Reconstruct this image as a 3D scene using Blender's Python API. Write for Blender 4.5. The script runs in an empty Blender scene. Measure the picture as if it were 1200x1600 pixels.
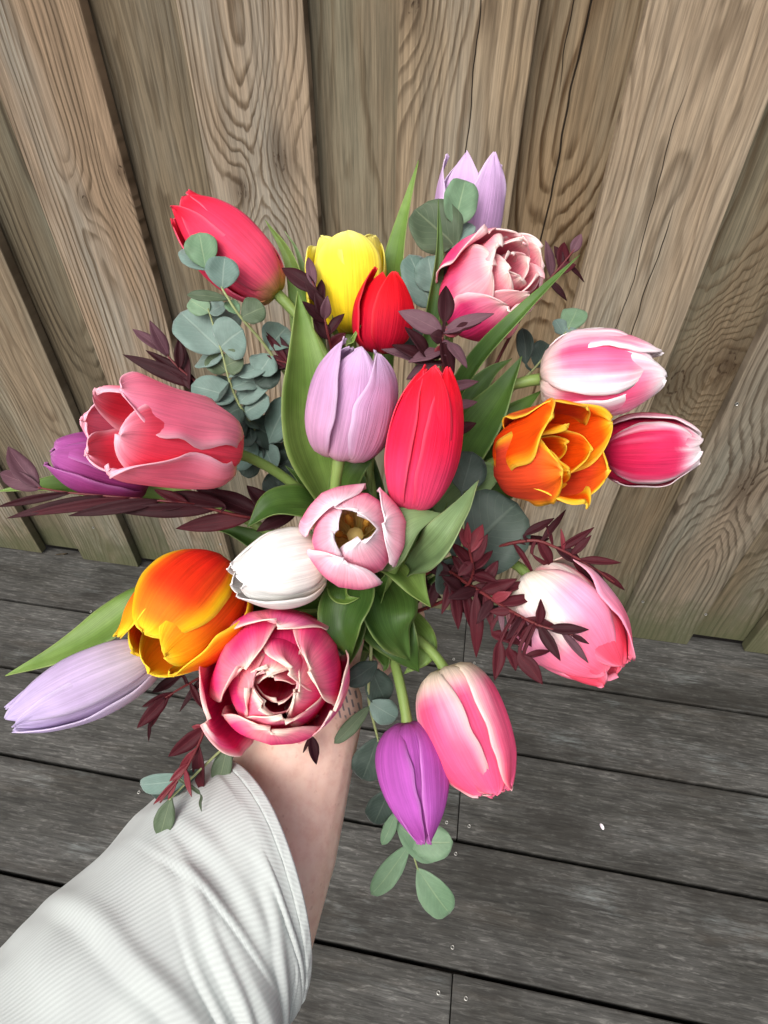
import bpy, bmesh, math, random
from mathutils import Vector, Matrix, noise
random.seed(7)
scene = bpy.context.scene
C = scene.collection

# ------------------------------------------------------------------ camera
F_PX, CX, CY = 873.0, 600.0, 800.0            # focal length in photo pixels, picture centre
RIGHT = Vector((0.98543, 0.17000, 0.00544))
DOWN = Vector((0.11936, -0.66840, -0.73417))
FWD = Vector((-0.12117, 0.72412, -0.67895))
CAM = Vector((0, 0, 1.0))
camd = bpy.data.cameras.new('camera')
camd.sensor_fit = 'VERTICAL'; camd.sensor_height = 36.0; camd.sensor_width = 27.0
camd.lens = F_PX / 1600 * 36.0
camd.clip_start = 0.01; camd.clip_end = 500
cam = bpy.data.objects.new('camera', camd); C.objects.link(cam)
m = Matrix((RIGHT, -DOWN, -FWD)).transposed().to_4x4(); m.translation = CAM
cam.matrix_world = m
scene.camera = cam

# ------------------------------------------------------------------ sky, sun, exposure
SUN_EL, SUN_AZ = math.radians(48), math.radians(206)     # azimuth clockwise from +Y
world = bpy.data.worlds.new('World'); scene.world = world; world.use_nodes = True
wn = world.node_tree.nodes; wl = world.node_tree.links
bg = wn['Background']
sky = wn.new('ShaderNodeTexSky'); sky.sky_type = 'NISHITA'; sky.sun_disc = False
sky.sun_elevation = SUN_EL; sky.sun_rotation = SUN_AZ
sky.air_density = 1.0; sky.dust_density = 6.0; sky.ozone_density = 0.6
hs = wn.new('ShaderNodeHueSaturation'); hs.inputs['Saturation'].default_value = 0.34   # a white, clouded sky
wl.new(sky.outputs[0], hs.inputs['Color']); wl.new(hs.outputs[0], bg.inputs['Color'])
bg.inputs['Strength'].default_value = 0.15
sund = bpy.data.lights.new('sun', 'SUN'); sund.energy = 1.2; sund.angle = math.radians(55); sund.color = (1.0, 0.98, 0.955)
sun = bpy.data.objects.new('sun', sund); C.objects.link(sun)
sdir = Vector((math.sin(SUN_AZ) * math.cos(SUN_EL), math.cos(SUN_AZ) * math.cos(SUN_EL), math.sin(SUN_EL)))
sun.rotation_euler = sdir.to_track_quat('Z', 'Y').to_euler(); sun.location = sdir * 5
scene.view_settings.view_transform = 'Standard'; scene.view_settings.look = 'None'
scene.view_settings.gamma = 1; scene.view_settings.use_curve_mapping = False
scene.view_settings.exposure = 0.33

# ------------------------------------------------------------------ helpers
def CV(v):                         # a direction given as right, down, forward of the picture -> world
    return RIGHT * v[0] + DOWN * v[1] + FWD * v[2]
def P(x, y, d):                    # a point seen at photo pixel x, y at depth d metres -> world
    return CAM + CV(((x - CX) / F_PX * d, (y - CY) / F_PX * d, d))
def lin(c):
    return tuple(((v / 255) / 12.92 if v / 255 <= .04045 else ((v / 255 + .055) / 1.055) ** 2.4) for v in c)
def lerp(a, b, t): return tuple(x + (y - x) * t for x, y in zip(a, b))
def clamp(x, a=0., b=1.): return a if x < a else b if x > b else x
def sstep(a, b, x):
    t = clamp((x - a) / (b - a)); return t * t * (3 - 2 * t)
def nz(*a):
    a = list(a) + [0, 0]; return noise.noise(Vector(a[:3]))
def interp(tab, t):              # cubic Hermite through the table, no kinks
    n = len(tab)
    def tan(k):
        a, b = tab[max(k - 1, 0)], tab[min(k + 1, n - 1)]; return (b[1] - a[1]) / (b[0] - a[0])
    for k in range(n - 1):
        (a, va), (b, vb) = tab[k], tab[k + 1]
        if t <= b or k == n - 2:
            h = b - a; x = (t - a) / h; x2, x3 = x * x, x * x * x
            return va * (2 * x3 - 3 * x2 + 1) + vb * (3 * x2 - 2 * x3) + h * (tan(k) * (x3 - 2 * x2 + x) + tan(k + 1) * (x3 - x2))
def smooth_path(pts, n):           # Catmull-Rom through pts, n samples
    p = [2 * pts[0] - pts[1]] + list(pts) + [2 * pts[-1] - pts[-2]]
    out = []; m_ = len(pts) - 1
    for i in range(n):
        s = i / (n - 1) * m_; k = min(int(s), m_ - 1); t = s - k
        a, b, c, d = p[k:k + 4]
        out.append(.5 * ((2 * b) + (c - a) * t + (2 * a - 5 * b + 4 * c - d) * t * t + (3 * b - a - 3 * c + d) * t ** 3))
    return out

def empty(name, loc, label=None, cat=None, group=None):
    o = bpy.data.objects.new(name, None); C.objects.link(o); o.location = loc
    o.empty_display_size = .02
    tag(o, label, cat, group); return o
def tag(o, label=None, cat=None, group=None, kind=None):
    if label: o['label'] = label
    if cat: o['category'] = cat
    if group: o['group'] = group
    if kind: o['kind'] = kind
def link_mesh(name, me, mat, parent=None, smooth=True):
    o = bpy.data.objects.new(name, me); C.objects.link(o)
    if mat: me.materials.append(mat)
    if parent: o.parent = parent
    if smooth:
        me.polygons.foreach_set('use_smooth', [True] * len(me.polygons))
    return o
def grid_mesh(name, rows, org, cols=None, uvs=None, closed=False):
    nu, nv = len(rows), len(rows[0])
    verts = [tuple(p - org) for r in rows for p in r]
    faces = []
    for i in range(nu - 1):
        for j in range(nv if closed else nv - 1):
            k = (j + 1) % nv
            faces.append((i * nv + j, i * nv + k, (i + 1) * nv + k, (i + 1) * nv + j))
    me = bpy.data.meshes.new(name); me.from_pydata(verts, [], faces); me.update()
    if cols:
        at = me.color_attributes.new('Col', 'FLOAT_COLOR', 'POINT')
        flat = [c for r in cols for q in r for c in (*q, 1.)]
        at.data.foreach_set('color', flat)
    uv = me.uv_layers.new(name='UV')
    lv = [0] * len(me.loops); me.loops.foreach_get('vertex_index', lv)
    fl = []
    for vi in lv:
        i, j = divmod(vi, nv)
        fl += [j / max(1, nv - 1), i / (nu - 1)]
    uv.data.foreach_set('uv', fl)
    return me
def tube_rows(path, radii, ns=8):
    rows = []; prev = None
    for i, p in enumerate(path):
        t = (path[min(i + 1, len(path) - 1)] - path[max(i - 1, 0)]).normalized()
        if prev is None:
            prev = t.orthogonal().normalized()
        prev = (prev - t * prev.dot(t)).normalized()
        b = t.cross(prev)
        rows.append([p + (prev * math.cos(a) + b * math.sin(a)) * radii[i] for a in [2 * math.pi * k / ns for k in range(ns)]])
    # closing points at both ends
    rows = [[path[0]] * ns] + rows + [[path[-1]] * ns]
    return rows
def box_mesh(name, x0, x1, y0, y1, z0, z1, bev=.0):
    bm = bmesh.new()
    bmesh.ops.create_cube(bm, size=1)
    for v in bm.verts:
        v.co = Vector(((x0 + x1) / 2 + v.co.x * (x1 - x0), (y0 + y1) / 2 + v.co.y * (y1 - y0), (z0 + z1) / 2 + v.co.z * (z1 - z0)))
    if bev: bmesh.ops.bevel(bm, geom=bm.edges[:], offset=bev, segments=2, affect='EDGES', profile=.6)
    me = bpy.data.meshes.new(name); bm.to_mesh(me); bm.free(); return me

# ------------------------------------------------------------------ material helper
class NT:
    def __init__(s, name):
        s.mat = bpy.data.materials.new(name); s.mat.use_nodes = True
        s.t = s.mat.node_tree; s.n = s.t.nodes
        s.bsdf = s.n['Principled BSDF']; s.out = s.n['Material Output']
    def set(s, sock, v):
        if isinstance(v, bpy.types.NodeSocket): s.t.links.new(v, sock)
        elif isinstance(v, (tuple, list)) and len(v) == 3 and sock.type == 'RGBA': sock.default_value = (*v, 1)
        else: sock.default_value = v
    def m(s, op, a, b=None, c=None):
        n = s.n.new('ShaderNodeMath'); n.operation = op
        for i, v in enumerate((a, b, c)):
            if v is not None: s.set(n.inputs[i], v)
        return n.outputs[0]
    def obj(s): return s.n.new('ShaderNodeTexCoord').outputs['Object']
    def uv(s): return s.n.new('ShaderNodeTexCoord').outputs['UV']
    def sep(s, v):
        n = s.n.new('ShaderNodeSeparateXYZ'); s.set(n.inputs[0], v); return n.outputs
    def comb(s, x=0., y=0., z=0.):
        n = s.n.new('ShaderNodeCombineXYZ')
        for i, v in enumerate((x, y, z)): s.set(n.inputs[i], v)
        return n.outputs[0]
    def map(s, v, scale=(1, 1, 1), loc=(0, 0, 0)):
        n = s.n.new('ShaderNodeMapping'); s.set(n.inputs[0], v)
        n.inputs['Scale'].default_value = scale; n.inputs['Location'].default_value = loc
        return n.outputs[0]
    def noise(s, v, scale=1., detail=3., rough=.5, dist=0.):
        n = s.n.new('ShaderNodeTexNoise'); s.set(n.inputs['Vector'], v)
        n.inputs['Scale'].default_value = scale; n.inputs['Detail'].default_value = detail
        n.inputs['Roughness'].default_value = rough; n.inputs['Distortion'].default_value = dist
        return n.outputs['Fac']
    def mix(s, f, a, b, mode='MIX'):
        n = s.n.new('ShaderNodeMix'); n.data_type = 'RGBA'; n.blend_type = mode
        s.set(n.inputs[0], f); s.set(n.inputs[6], a); s.set(n.inputs[7], b)
        return n.outputs[2]
    def ramp(s, f, a, b):              # smooth map of f from a..b to 0..1
        n = s.n.new('ShaderNodeMapRange'); n.interpolation_type = 'SMOOTHSTEP'
        s.set(n.inputs[0], f); n.inputs[1].default_value = a; n.inputs[2].default_value = b
        return n.outputs[0]
    def bump(s, h, strength=.3, dist=.001, normal=None):
        n = s.n.new('ShaderNodeBump'); s.set(n.inputs['Height'], h)
        n.inputs['Strength'].default_value = strength; n.inputs['Distance'].default_value = dist
        if normal: s.t.links.new(normal, n.inputs['Normal'])
        return n.outputs[0]
    def fin(s, col=None, rough=.5, normal=None, spec=.3):
        if col is not None: s.set(s.bsdf.inputs['Base Color'], col)
        s.set(s.bsdf.inputs['Roughness'], rough)
        s.bsdf.inputs['Specular IOR Level'].default_value = spec
        if normal: s.t.links.new(normal, s.bsdf.inputs['Normal'])
        return s.mat
    def translucent(s, col, fac, normal=None):
        tr = s.n.new('ShaderNodeBsdfTranslucent'); s.set(tr.inputs[0], col)
        if normal: s.t.links.new(normal, tr.inputs['Normal'])
        mx = s.n.new('ShaderNodeMixShader'); mx.inputs[0].default_value = fac
        s.t.links.new(s.bsdf.outputs[0], mx.inputs[1]); s.t.links.new(tr.outputs[0], mx.inputs[2])
        s.t.links.new(mx.outputs[0], s.out.inputs[0])

def fence_wood(name, seed, brown, grey, dark, d0=.03, slope=.02, ringw=0.0063, knots=(), cracks=(), contrast=1., algae=1.):
    """Plank cut from a log: growth rings = distance from a wandering pith line; knots push the rings aside."""
    s = NT(name); o = s.obj(); x, y, z = s.sep(o)
    off = seed * 7.31
    lo = s.noise(s.comb(off, s.m('MULTIPLY', x, 2.5), s.m('MULTIPLY_ADD', z, 1.6, off)), 1, 2)
    lo2 = s.noise(s.comb(off + 9, s.m('MULTIPLY', x, 14), s.m('MULTIPLY', z, 3.2)), 1, 3)
    fine = s.noise(s.comb(s.m('MULTIPLY', x, 38), off, s.m('MULTIPLY', z, 9)), 1, 2)
    cx = s.m('MULTIPLY_ADD', lo, .10, -.05 + .02 * math.sin(seed * 3.7))
    dx = s.m('SUBTRACT', x, cx)
    dep = s.m('ADD', s.m('MULTIPLY_ADD', z, slope, d0), s.m('MULTIPLY_ADD', lo2, .035, -.017))
    r = s.m('SQRT', s.m('ADD', s.m('MULTIPLY', dx, dx), s.m('MULTIPLY', dep, dep)))
    r = s.m('ADD', r, s.m('MULTIPLY', fine, .006))
    core = None
    for kx, kz, ks in knots:
        ax = s.m('SUBTRACT', x, kx); az = s.m('MULTIPLY', s.m('SUBTRACT', z, kz), .55)
        w = s.noise(s.map(o, (60, 1, 40), (off + kx, 0, kz)), 1, 3)
        dk = s.m('SQRT', s.m('ADD', s.m('MULTIPLY', ax, ax), s.m('MULTIPLY', az, az)))
        dk = s.m('ADD', dk, s.m('MULTIPLY_ADD', w, ks * .5, -ks * .25))
        g = s.m('POWER', 2.718, s.m('MULTIPLY', s.m('POWER', s.m('DIVIDE', dk, ks * 2.6), 2), -1.))
        r = s.m('ADD', r, s.m('MULTIPLY', g, ks * 2.2))
        w2 = s.noise(s.map(o, (150, 1, 90), (off, 5, kz)), 1, 3)
        eye = s.m('MULTIPLY', s.m('SUBTRACT', 1., s.ramp(dk, 0., ks * 1.7)), .5)
        ring = s.m('SUBTRACT', 1., s.ramp(s.m('ABSOLUTE', s.m('SUBTRACT', dk, ks * .42)), ks * .02, ks * .16))
        ring = s.m('MULTIPLY', ring, s.ramp(w2, .38, .62))
        pit = s.m('MULTIPLY', s.m('SUBTRACT', 1., s.ramp(dk, ks * .05, ks * .45)), s.ramp(w2, .5, .62))
        c = s.m('MAXIMUM', eye, s.m('MAXIMUM', s.m('MULTIPLY', ring, .9), s.m('MULTIPLY', pit, .92)))
        core = c if core is None else s.m('MAXIMUM', core, c)
    ph = s.m('FRACT', s.m('DIVIDE', r, ringw))
    late = s.m('MULTIPLY', s.ramp(ph, .42, .80), s.m('SUBTRACT', 1., s.ramp(ph, .84, 1.)))
    late = s.m('MULTIPLY', late, s.ramp(s.noise(s.map(o, (30, 1, 3.2), (off, 0, off)), 1, 4, .65), .28, .6))
    fib = s.noise(s.map(o, (300, 1, 9), (off, 0, 0)), 1, 5, .72)
    fib2 = s.noise(s.map(o, (110, 1, 2.6), (off, 3, 0)), 1, 5, .7)
    big = s.noise(s.map(o, (9, 1, 2.0), (off * 2, 0, off)), 1, 4, .6)
    edge = s.ramp(s.m('ABSOLUTE', x), .045, .073)
    col = s.mix(s.ramp(big, .36, .66), grey, brown)
    col = s.mix(s.m('MULTIPLY', edge, .45), col, brown)
    col = s.mix(s.m('MULTIPLY', late, min(1., 1.05 * contrast)), col, dark)
    k = s.m('MULTIPLY_ADD', s.ramp(fib, .32, .68), .52, .70)
    k = s.m('MULTIPLY', k, s.m('MULTIPLY_ADD', s.ramp(fib2, .3, .7), .40, .78))
    col = s.mix(1., col, s.comb(k, k, k), 'MULTIPLY')
    # dark damp streaks with the grain
    st = s.noise(s.map(o, (40, 1, 1.3), (off * 3, 0, off)), 1, 4, .7)
    col = s.mix(s.m('MULTIPLY', s.ramp(st, .60, .76), .5), col, lin((74, 66, 54)))
    hgt = s.m('ADD', s.m('MULTIPLY', late, .6), s.m('MULTIPLY', fib, .7))
    if core is not None:
        col = s.mix(core, col, lin((52, 38, 26)))
        hgt = s.m('SUBTRACT', hgt, core)
    for cx0, z0, z1, wid in cracks:
        wob = s.noise(s.comb(off + cx0 * 50, 0., s.m('MULTIPLY', z, 6)), 1, 3)
        dd = s.m('ABSOLUTE', s.m('ADD', s.m('SUBTRACT', x, cx0), s.m('MULTIPLY_ADD', wob, .03, -.015)))
        cr = s.m('SUBTRACT', 1., s.ramp(dd, wid * .4, wid))
        cr = s.m('MULTIPLY', cr, s.m('MULTIPLY', s.ramp(z, z0, z0 + .06), s.m('SUBTRACT', 1., s.ramp(z, z1 - .06, z1))))
        col = s.mix(s.m('MULTIPLY', cr, .93), col, lin((22, 17, 12))); hgt = s.m('SUBTRACT', hgt, s.m('MULTIPLY', cr, 2.))
    # algae creeping up from the foot of the fence
    an = s.noise(s.map(o, (26, 1, 14), (off, 0, 0)), 1, 5, .65)
    al = s.ramp(s.m('ADD', z, s.m('MULTIPLY_ADD', an, -.34, .17)), .17, .0)
    col = s.mix(s.m('MULTIPLY', al, .8 * algae), col, lin((70, 76, 46)))
    al2 = s.ramp(s.m('ADD', z, s.m('MULTIPLY_ADD', an, -.6, .3)), .42, .05)
    col = s.mix(s.m('MULTIPLY', al2, .34), col, lin((84, 82, 68)))
    return s.fin(col, .85, s.bump(hgt, .8, .0012), .14)

def deck_wood(name, seed):
    s = NT(name); o = s.obj(); x, y, z = s.sep(o); off = seed * 5.17
    fib = s.noise(s.map(o, (16, 240, 1), (off, off, 0)), 1, 5, .74)
    fleck = s.noise(s.map(o, (44, 230, 1), (off * 2, off, 0)), 1, 3, .65, .8)
    med = s.noise(s.map(o, (7, 60, 1), (off, 1, 0)), 1, 4, .6)
    big = s.noise(s.map(o, (3.5, 11, 1), (off, off * 2, 0)), 1, 4, .62)
    blu = s.noise(s.map(o, (5, 16, 1), (off * 4, 2, 0)), 1, 5, .7)
    col = s.mix(s.ramp(big, .32, .68), lin((56, 55, 51)), lin((79, 78, 75)))
    col = s.mix(s.m('MULTIPLY', s.ramp(fleck, .50, .70), s.m('MULTIPLY_ADD', s.ramp(big, .3, .7), .4, .15)), col, lin((129, 127, 122)))
    k = s.m('MULTIPLY_ADD', s.ramp(fib, .3, .7), .85, .52)
    k = s.m('MULTIPLY', k, s.m('MULTIPLY_ADD', s.ramp(med, .25, .75), .5, .75))
    col = s.mix(1., col, s.comb(k, k, k), 'MULTIPLY')
    col = s.mix(s.m('MULTIPLY', s.ramp(blu, .54, .74), s.m('MULTIPLY', s.ramp(fib, .4, .62), .75)), col, lin((123, 129, 128)))
    col = s.mix(s.m('MULTIPLY', s.ramp(s.noise(s.map(o, (6, 9, 1), (off, 7, 0)), 1, 5, .7), .50, .66), .5), col, lin((40, 37, 33)))
    col = s.mix(s.m('MULTIPLY', s.ramp(s.noise(s.map(o, (4, 22, 1), (off, 17, 0)), 1, 5, .7), .52, .7), .22), col, lin((75, 65, 53)))
    edge = s.ramp(s.m('ABSOLUTE', y), .062, .078)
    col = s.mix(s.m('MULTIPLY', edge, .35), col, lin((40, 37, 33)))
    return s.fin(col, .66, s.bump(s.m('ADD', fib, s.m('MULTIPLY', fleck, .5)), .6, .0009), .3)

def plain(name, c, rough=.6, spec=.3, metal=0.):
    s = NT(name); nn = s.noise(s.obj(), 90, 4, .6)
    k = s.m('MULTIPLY_ADD', nn, .5, .75)
    s.bsdf.inputs['Metallic'].default_value = metal
    return s.fin(s.mix(1., lin(c), s.comb(k, k, k), 'MULTIPLY'), rough, None, spec)

# ------------------------------------------------------------------ the setting: ground, deck, fence
M_soil = plain('soil', (52, 46, 40), .95)
gm = bpy.data.meshes.new('ground'); gm.from_pydata([(-120, -120, -.07), (120, -120, -.07), (120, 120, -.07), (-120, 120, -.07)], [], [(0, 1, 2, 3)])
g = link_mesh('ground', gm, M_soil, None, False); tag(g, 'dark soil below the deck and beyond the fence', 'ground', None, 'structure')

M_steel = plain('screw_steel', (176, 174, 168), .38, .5, .9)
M_slot = plain('screw_recess', (28, 26, 24), .8)
def screw_mesh():
    bm = bmesh.new(); n = 14
    prof = [(.0, -.0006), (.0011, -.0006), (.0014, .0002), (.0021, .0008), (.0026, .0006), (.0029, -.0012)]
    rings = [[bm.verts.new((r * math.cos(a), r * math.sin(a), z)) for a in [2 * math.pi * k / n for k in range(n)]] for r, z in prof[1:]]
    c = bm.verts.new((0, 0, prof[0][1]))
    for k in range(n):
        f = bm.faces.new((c, rings[0][k], rings[0][(k + 1) % n])); f.material_index = 1
        for i, (a, b) in enumerate(zip(rings, rings[1:])):
            f = bm.faces.new((a[k], b[k], b[(k + 1) % n], a[(k + 1) % n])); f.material_index = 1 if i == 0 else 0
    me = bpy.data.meshes.new('screw'); bm.to_mesh(me); bm.free()
    me.materials.append(M_steel); me.materials.append(M_slot); return me
SCREW = screw_mesh()
def put_screw(parent, loc, rot=(0, 0, 0)):
    o = bpy.data.objects.new('screw', SCREW); C.objects.link(o); o.parent = parent
    o.location = Vector(loc) - parent.location; o.rotation_euler = rot

deck = bpy.data.objects.new('deck', None); C.objects.link(deck)
tag(deck, 'weathered grey timber deck of wide boards running along the fence foot', 'deck', None, 'structure')
EDGES_Y = [.80, .632, .478, .3185, .1535, -.008, -.168, -.328, -.488, -.648]
JOINT = {0: .058, 2: .070, 4: .077, 6: .08, 8: .08}
deck_mats = [deck_wood('deck_wood_%d' % i, i + 1) for i in range(7)]
deck_boards = []
for i, (ya, yb) in enumerate(zip(EDGES_Y, EDGES_Y[1:])):
    xs = [(-2.3, JOINT[i] - .0007), (JOINT[i] + .0007, 2.3)] if i in JOINT else [(-2.3, 2.3)]
    for j, (xa, xb) in enumerate(xs):
        cx, cy_ = (xa + xb) / 2, (ya + yb) / 2
        me = box_mesh('deck_board', xa - cx, xb - cx, yb - cy_ + .0030, ya - cy_ - .0030, -.026, 0, .0018)
        o = link_mesh('deck_board', me, deck_mats[(i * 2 + j * 3) % 7], deck, False)
        o.location = (cx, cy_, random.uniform(-.0006, .0006)); deck_boards.append((xa, xb, yb, ya, o))
def ray_deck(px, py):
    d = P(px, py, 1) - CAM; return CAM + d * (-CAM.z / d.z)
for px, py in [(698, 1285), (733, 1291), (712, 1334), (707, 1480), (685, 1551), (728, 1560), (709, 1030), (741, 1036), (299, 1074), (142, 956),
               (217, 1238), (700, 1180), (735, 1186)]:
    q = ray_deck(px, py)
    for xa, xb, ya, yb, o in deck_boards:
        if xa < q.x < xb and ya < q.y < yb: put_screw(o, (q.x, q.y, o.location.z + .0004)); break
# joists under the boards
M_joist = plain('joist_timber', (60, 54, 47), .9)
for x in (-1.8, -1.1, -.45, .068, .62, 1.2, 1.8):
    link_mesh('joist', box_mesh('joist', x - .03, x + .03, -.65, .79, -.072, -.0275), M_joist, deck, False)

fence = empty('wooden_fence', (0, .78, 0), 'weathered brown plank fence of overlapping vertical boards standing behind the bouquet', 'fence')
BR, GR, DK = lin((147, 129, 108)), lin((143, 136, 123)), lin((92, 77, 60))
# front planks (left edge x from the photograph), then planks behind the gaps
fr = [-2.108, -1.859, -1.610, -1.361, -1.110, -.862, -.617, -.360, -.121, .127, .3755, .630, .880, 1.130, 1.380, 1.63, 1.88]
spec = {
    -.862: dict(brown=lin((129, 114, 94)), grey=lin((131, 127, 111)), knots=((.035, .30, .013),), contrast=.6),
    -.617: dict(d0=.004, slope=.012, ringw=0.0069, knots=((.0, .79, .009), (.066, .827, .010), (-.005, .42, .010)), brown=lin((142, 121, 99)), contrast=.85),
    -.360: dict(d0=.006, slope=.01, ringw=0.0067, knots=((.028, .853, .017), (-.028, .811, .012)), contrast=.85),
    -.121: dict(d0=.06, slope=.01, ringw=0.0081, knots=((-.058, .996, .016),), cracks=((.012, .60, 1.4, .0008),), brown=lin((145, 126, 101)), grey=lin((141, 130, 113)), contrast=.8),
    .127: dict(d0=.09, slope=.01, ringw=0.0054, brown=lin((154, 136, 114)), grey=lin((143, 134, 118)), contrast=.55, cracks=((.012, .45, .84, .0008), (-.012, .52, .95, .0006))),
    .3755: dict(d0=.006, slope=-.012, ringw=0.0087, knots=((.012, .421, .026), (.02, .66, .016)), brown=lin((129, 115, 98)), grey=lin((120, 115, 102)), dark=lin((72, 61, 49)), contrast=.8),
    .630: dict(d0=.03, knots=((-.03, .30, .021),), brown=lin((129, 114, 94)), grey=lin((122, 117, 101)))}
generic_f = [dict(seed=40 + k, knots=((.02 * (-1) ** k, .5 + .3 * k, .014),)) for k in range(3)]
GREYB = [dict(brown=lin((115, 103, 84)), grey=lin((110, 103, 89)), dark=lin((72, 61, 46)), contrast=.65)] * 3
back_spec = {6: dict(d0=.05, ringw=0.0060, brown=lin((120, 106, 85)), grey=lin((112, 105, 91)), dark=lin((75, 63, 47)), contrast=.55),
             5: dict(d0=.02, ringw=0.0090, knots=((.03, .47, .018),), brown=lin((104, 93, 75)), grey=lin((108, 104, 89)), dark=lin((66, 57, 44)), contrast=.8),
             7: dict(d0=.10, ringw=0.0066, brown=lin((127, 112, 91)), grey=lin((118, 112, 94)), dark=lin((82, 68, 50)), contrast=.6),
             8: dict(d0=.012, slope=.02, ringw=0.0093, knots=((.03, .745, .018),), cracks=((.0, .66, 1.25, .0014), (-.014, .9, 1.3, .0007)), brown=lin((127, 107, 82)), grey=lin((134, 121, 100)), dark=lin((71, 52, 32)), contrast=1.),
             9: dict(d0=.05, ringw=0.0063, knots=((-.022, .585, .023), (.035, .62, .022)), brown=lin((114, 99, 79)), grey=lin((114, 107, 89)), dark=lin((77, 61, 42)), contrast=.6),
             10: dict(d0=.02, ringw=0.0090, knots=((.0, .30, .020),), brown=lin((111, 96, 76)), grey=lin((109, 102, 87)), dark=lin((67, 57, 41)))}
cache = {}
def wood_for(key, d):
    if key not in cache:
        kw = dict(brown=BR, grey=GR, dark=DK); kw.update(d); sd = kw.pop('seed', None) or (hash(str(key)) % 1 + len(cache) + 1)
        cache[key] = fence_wood('fence_wood_%d' % len(cache), sd, **kw)
    return cache[key]
PW, FY = .143, .772
planks = []
for i, x in enumerate(fr):
    xc = x + PW / 2
    mat = wood_for(('f', x), spec[x]) if x in spec else wood_for(('g', i % 3), generic_f[i % 3])
    zb = .004 + .004 * math.sin(i * 2.3)
    me = box_mesh('plank', -PW / 2, PW / 2, 0, .019, zb, 1.86, .0022)
    o = link_mesh('plank', me, mat, fence, False); o.location = Vector((xc, FY + .0015 * math.sin(i * 4.1), 0)) - fence.location
    o.rotation_euler = (0, math.radians(.25 * math.sin(i * 1.7)), 0)
    planks.append((x, o))
for i in range(len(fr) - 1):
    xc = (fr[i] + PW + fr[i + 1]) / 2
    mat = wood_for(('b', i), back_spec[i]) if i in back_spec else wood_for(('gb', i % 3), dict(seed=60 + i % 3, **GREYB[i % 3]))
    me = box_mesh('plank', -PW / 2, PW / 2, 0, .019, .012 + .003 * math.sin(i), 1.86, .0022)
    o = link_mesh('plank', me, mat, fence, False); o.location = Vector((xc, FY + .0225, 0)) - fence.location
for z in (.28, 1.0, 1.62):
    link_mesh('rail', box_mesh('rail', -2.1, 2.0, .0365, .085, z - .035, z + .035, .002), M_joist, fence, False)
for x in (-1.9, 0.05, 1.85):
    link_mesh('post', box_mesh('post', x - .035, x + .035, .0865, .156, -.07, 1.80, .002), M_joist, fence, False)
for px, py in [(1154, 631), (1005, 940), (1103, 960), (145, 825), (345, 850)]:
    d = P(px, py, 1) - CAM; q = CAM + d * ((FY - .0004) / d.y)
    for x, o in planks:
        if x < q.x < x + PW:
            s_ = bpy.data.objects.new('screw', SCREW); C.objects.link(s_); s_.parent = o
            s_.location = (q.x - (x + PW / 2), -.0006, q.z); s_.rotation_euler = (math.radians(90), 0, 0); break
# debris in the gap at the fence foot
M_straw = plain('dead_stem', (66, 56, 42), .9)
for k, (px, py, dx, dz) in enumerate([(88, 868, .03, .02), (1165, 1010, .03, .02)]):
    q = ray_deck(px, py); q.z = .003
    pts = [q, q + Vector((dx, .004, dz * .3)), q + Vector((dx * 1.2, -.012, dz))]
    pth = smooth_path(pts, 10)
    o = link_mesh('twig', grid_mesh('twig', tube_rows(pth, [.0012] * 10, 6), q, None, None, True), M_straw); o.location = q
    tag(o, ['thin dark twig at the fence foot below the purple tulip', 'thin dark twig at the fence foot near the grooved post plank'][k], 'twig')

# ------------------------------------------------------------------ plant materials
def petal_material(name, transl=.14, rough=.6):
    s = NT(name); a = s.n.new('ShaderNodeVertexColor'); a.layer_name = 'Col'
    uv = s.uv(); o = s.obj()
    st = s.noise(s.map(uv, (46, 1.6, 1)), 1, 4, .6, .4)
    st2 = s.noise(s.map(uv, (14, .9, 1)), 1, 3, .5, .5)
    bl = s.noise(o, 70, 3, .5)
    k = s.m('MULTIPLY', s.m('MULTIPLY_ADD', s.ramp(st, .3, .7), .18, .89), s.m('MULTIPLY', s.m('MULTIPLY_ADD', s.ramp(st2, .3, .7), .14, .92), s.m('MULTIPLY_ADD', s.ramp(bl, .3, .7), .12, .93)))
    col = s.mix(1., a.outputs[0], s.comb(k, k, k), 'MULTIPLY')
    nrm = s.bump(s.m('ADD', s.m('MULTIPLY', st, .8), st2), .45, .0010)
    s.fin(col, rough, nrm, .16)
    sat = s.n.new('ShaderNodeHueSaturation'); sat.inputs['Saturation'].default_value = 1.0; sat.inputs['Value'].default_value = 1.15; s.set(sat.inputs['Color'], col)
    s.translucent(sat.outputs[0], transl, nrm); return s.mat
M_petal = petal_material('petal')
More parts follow.
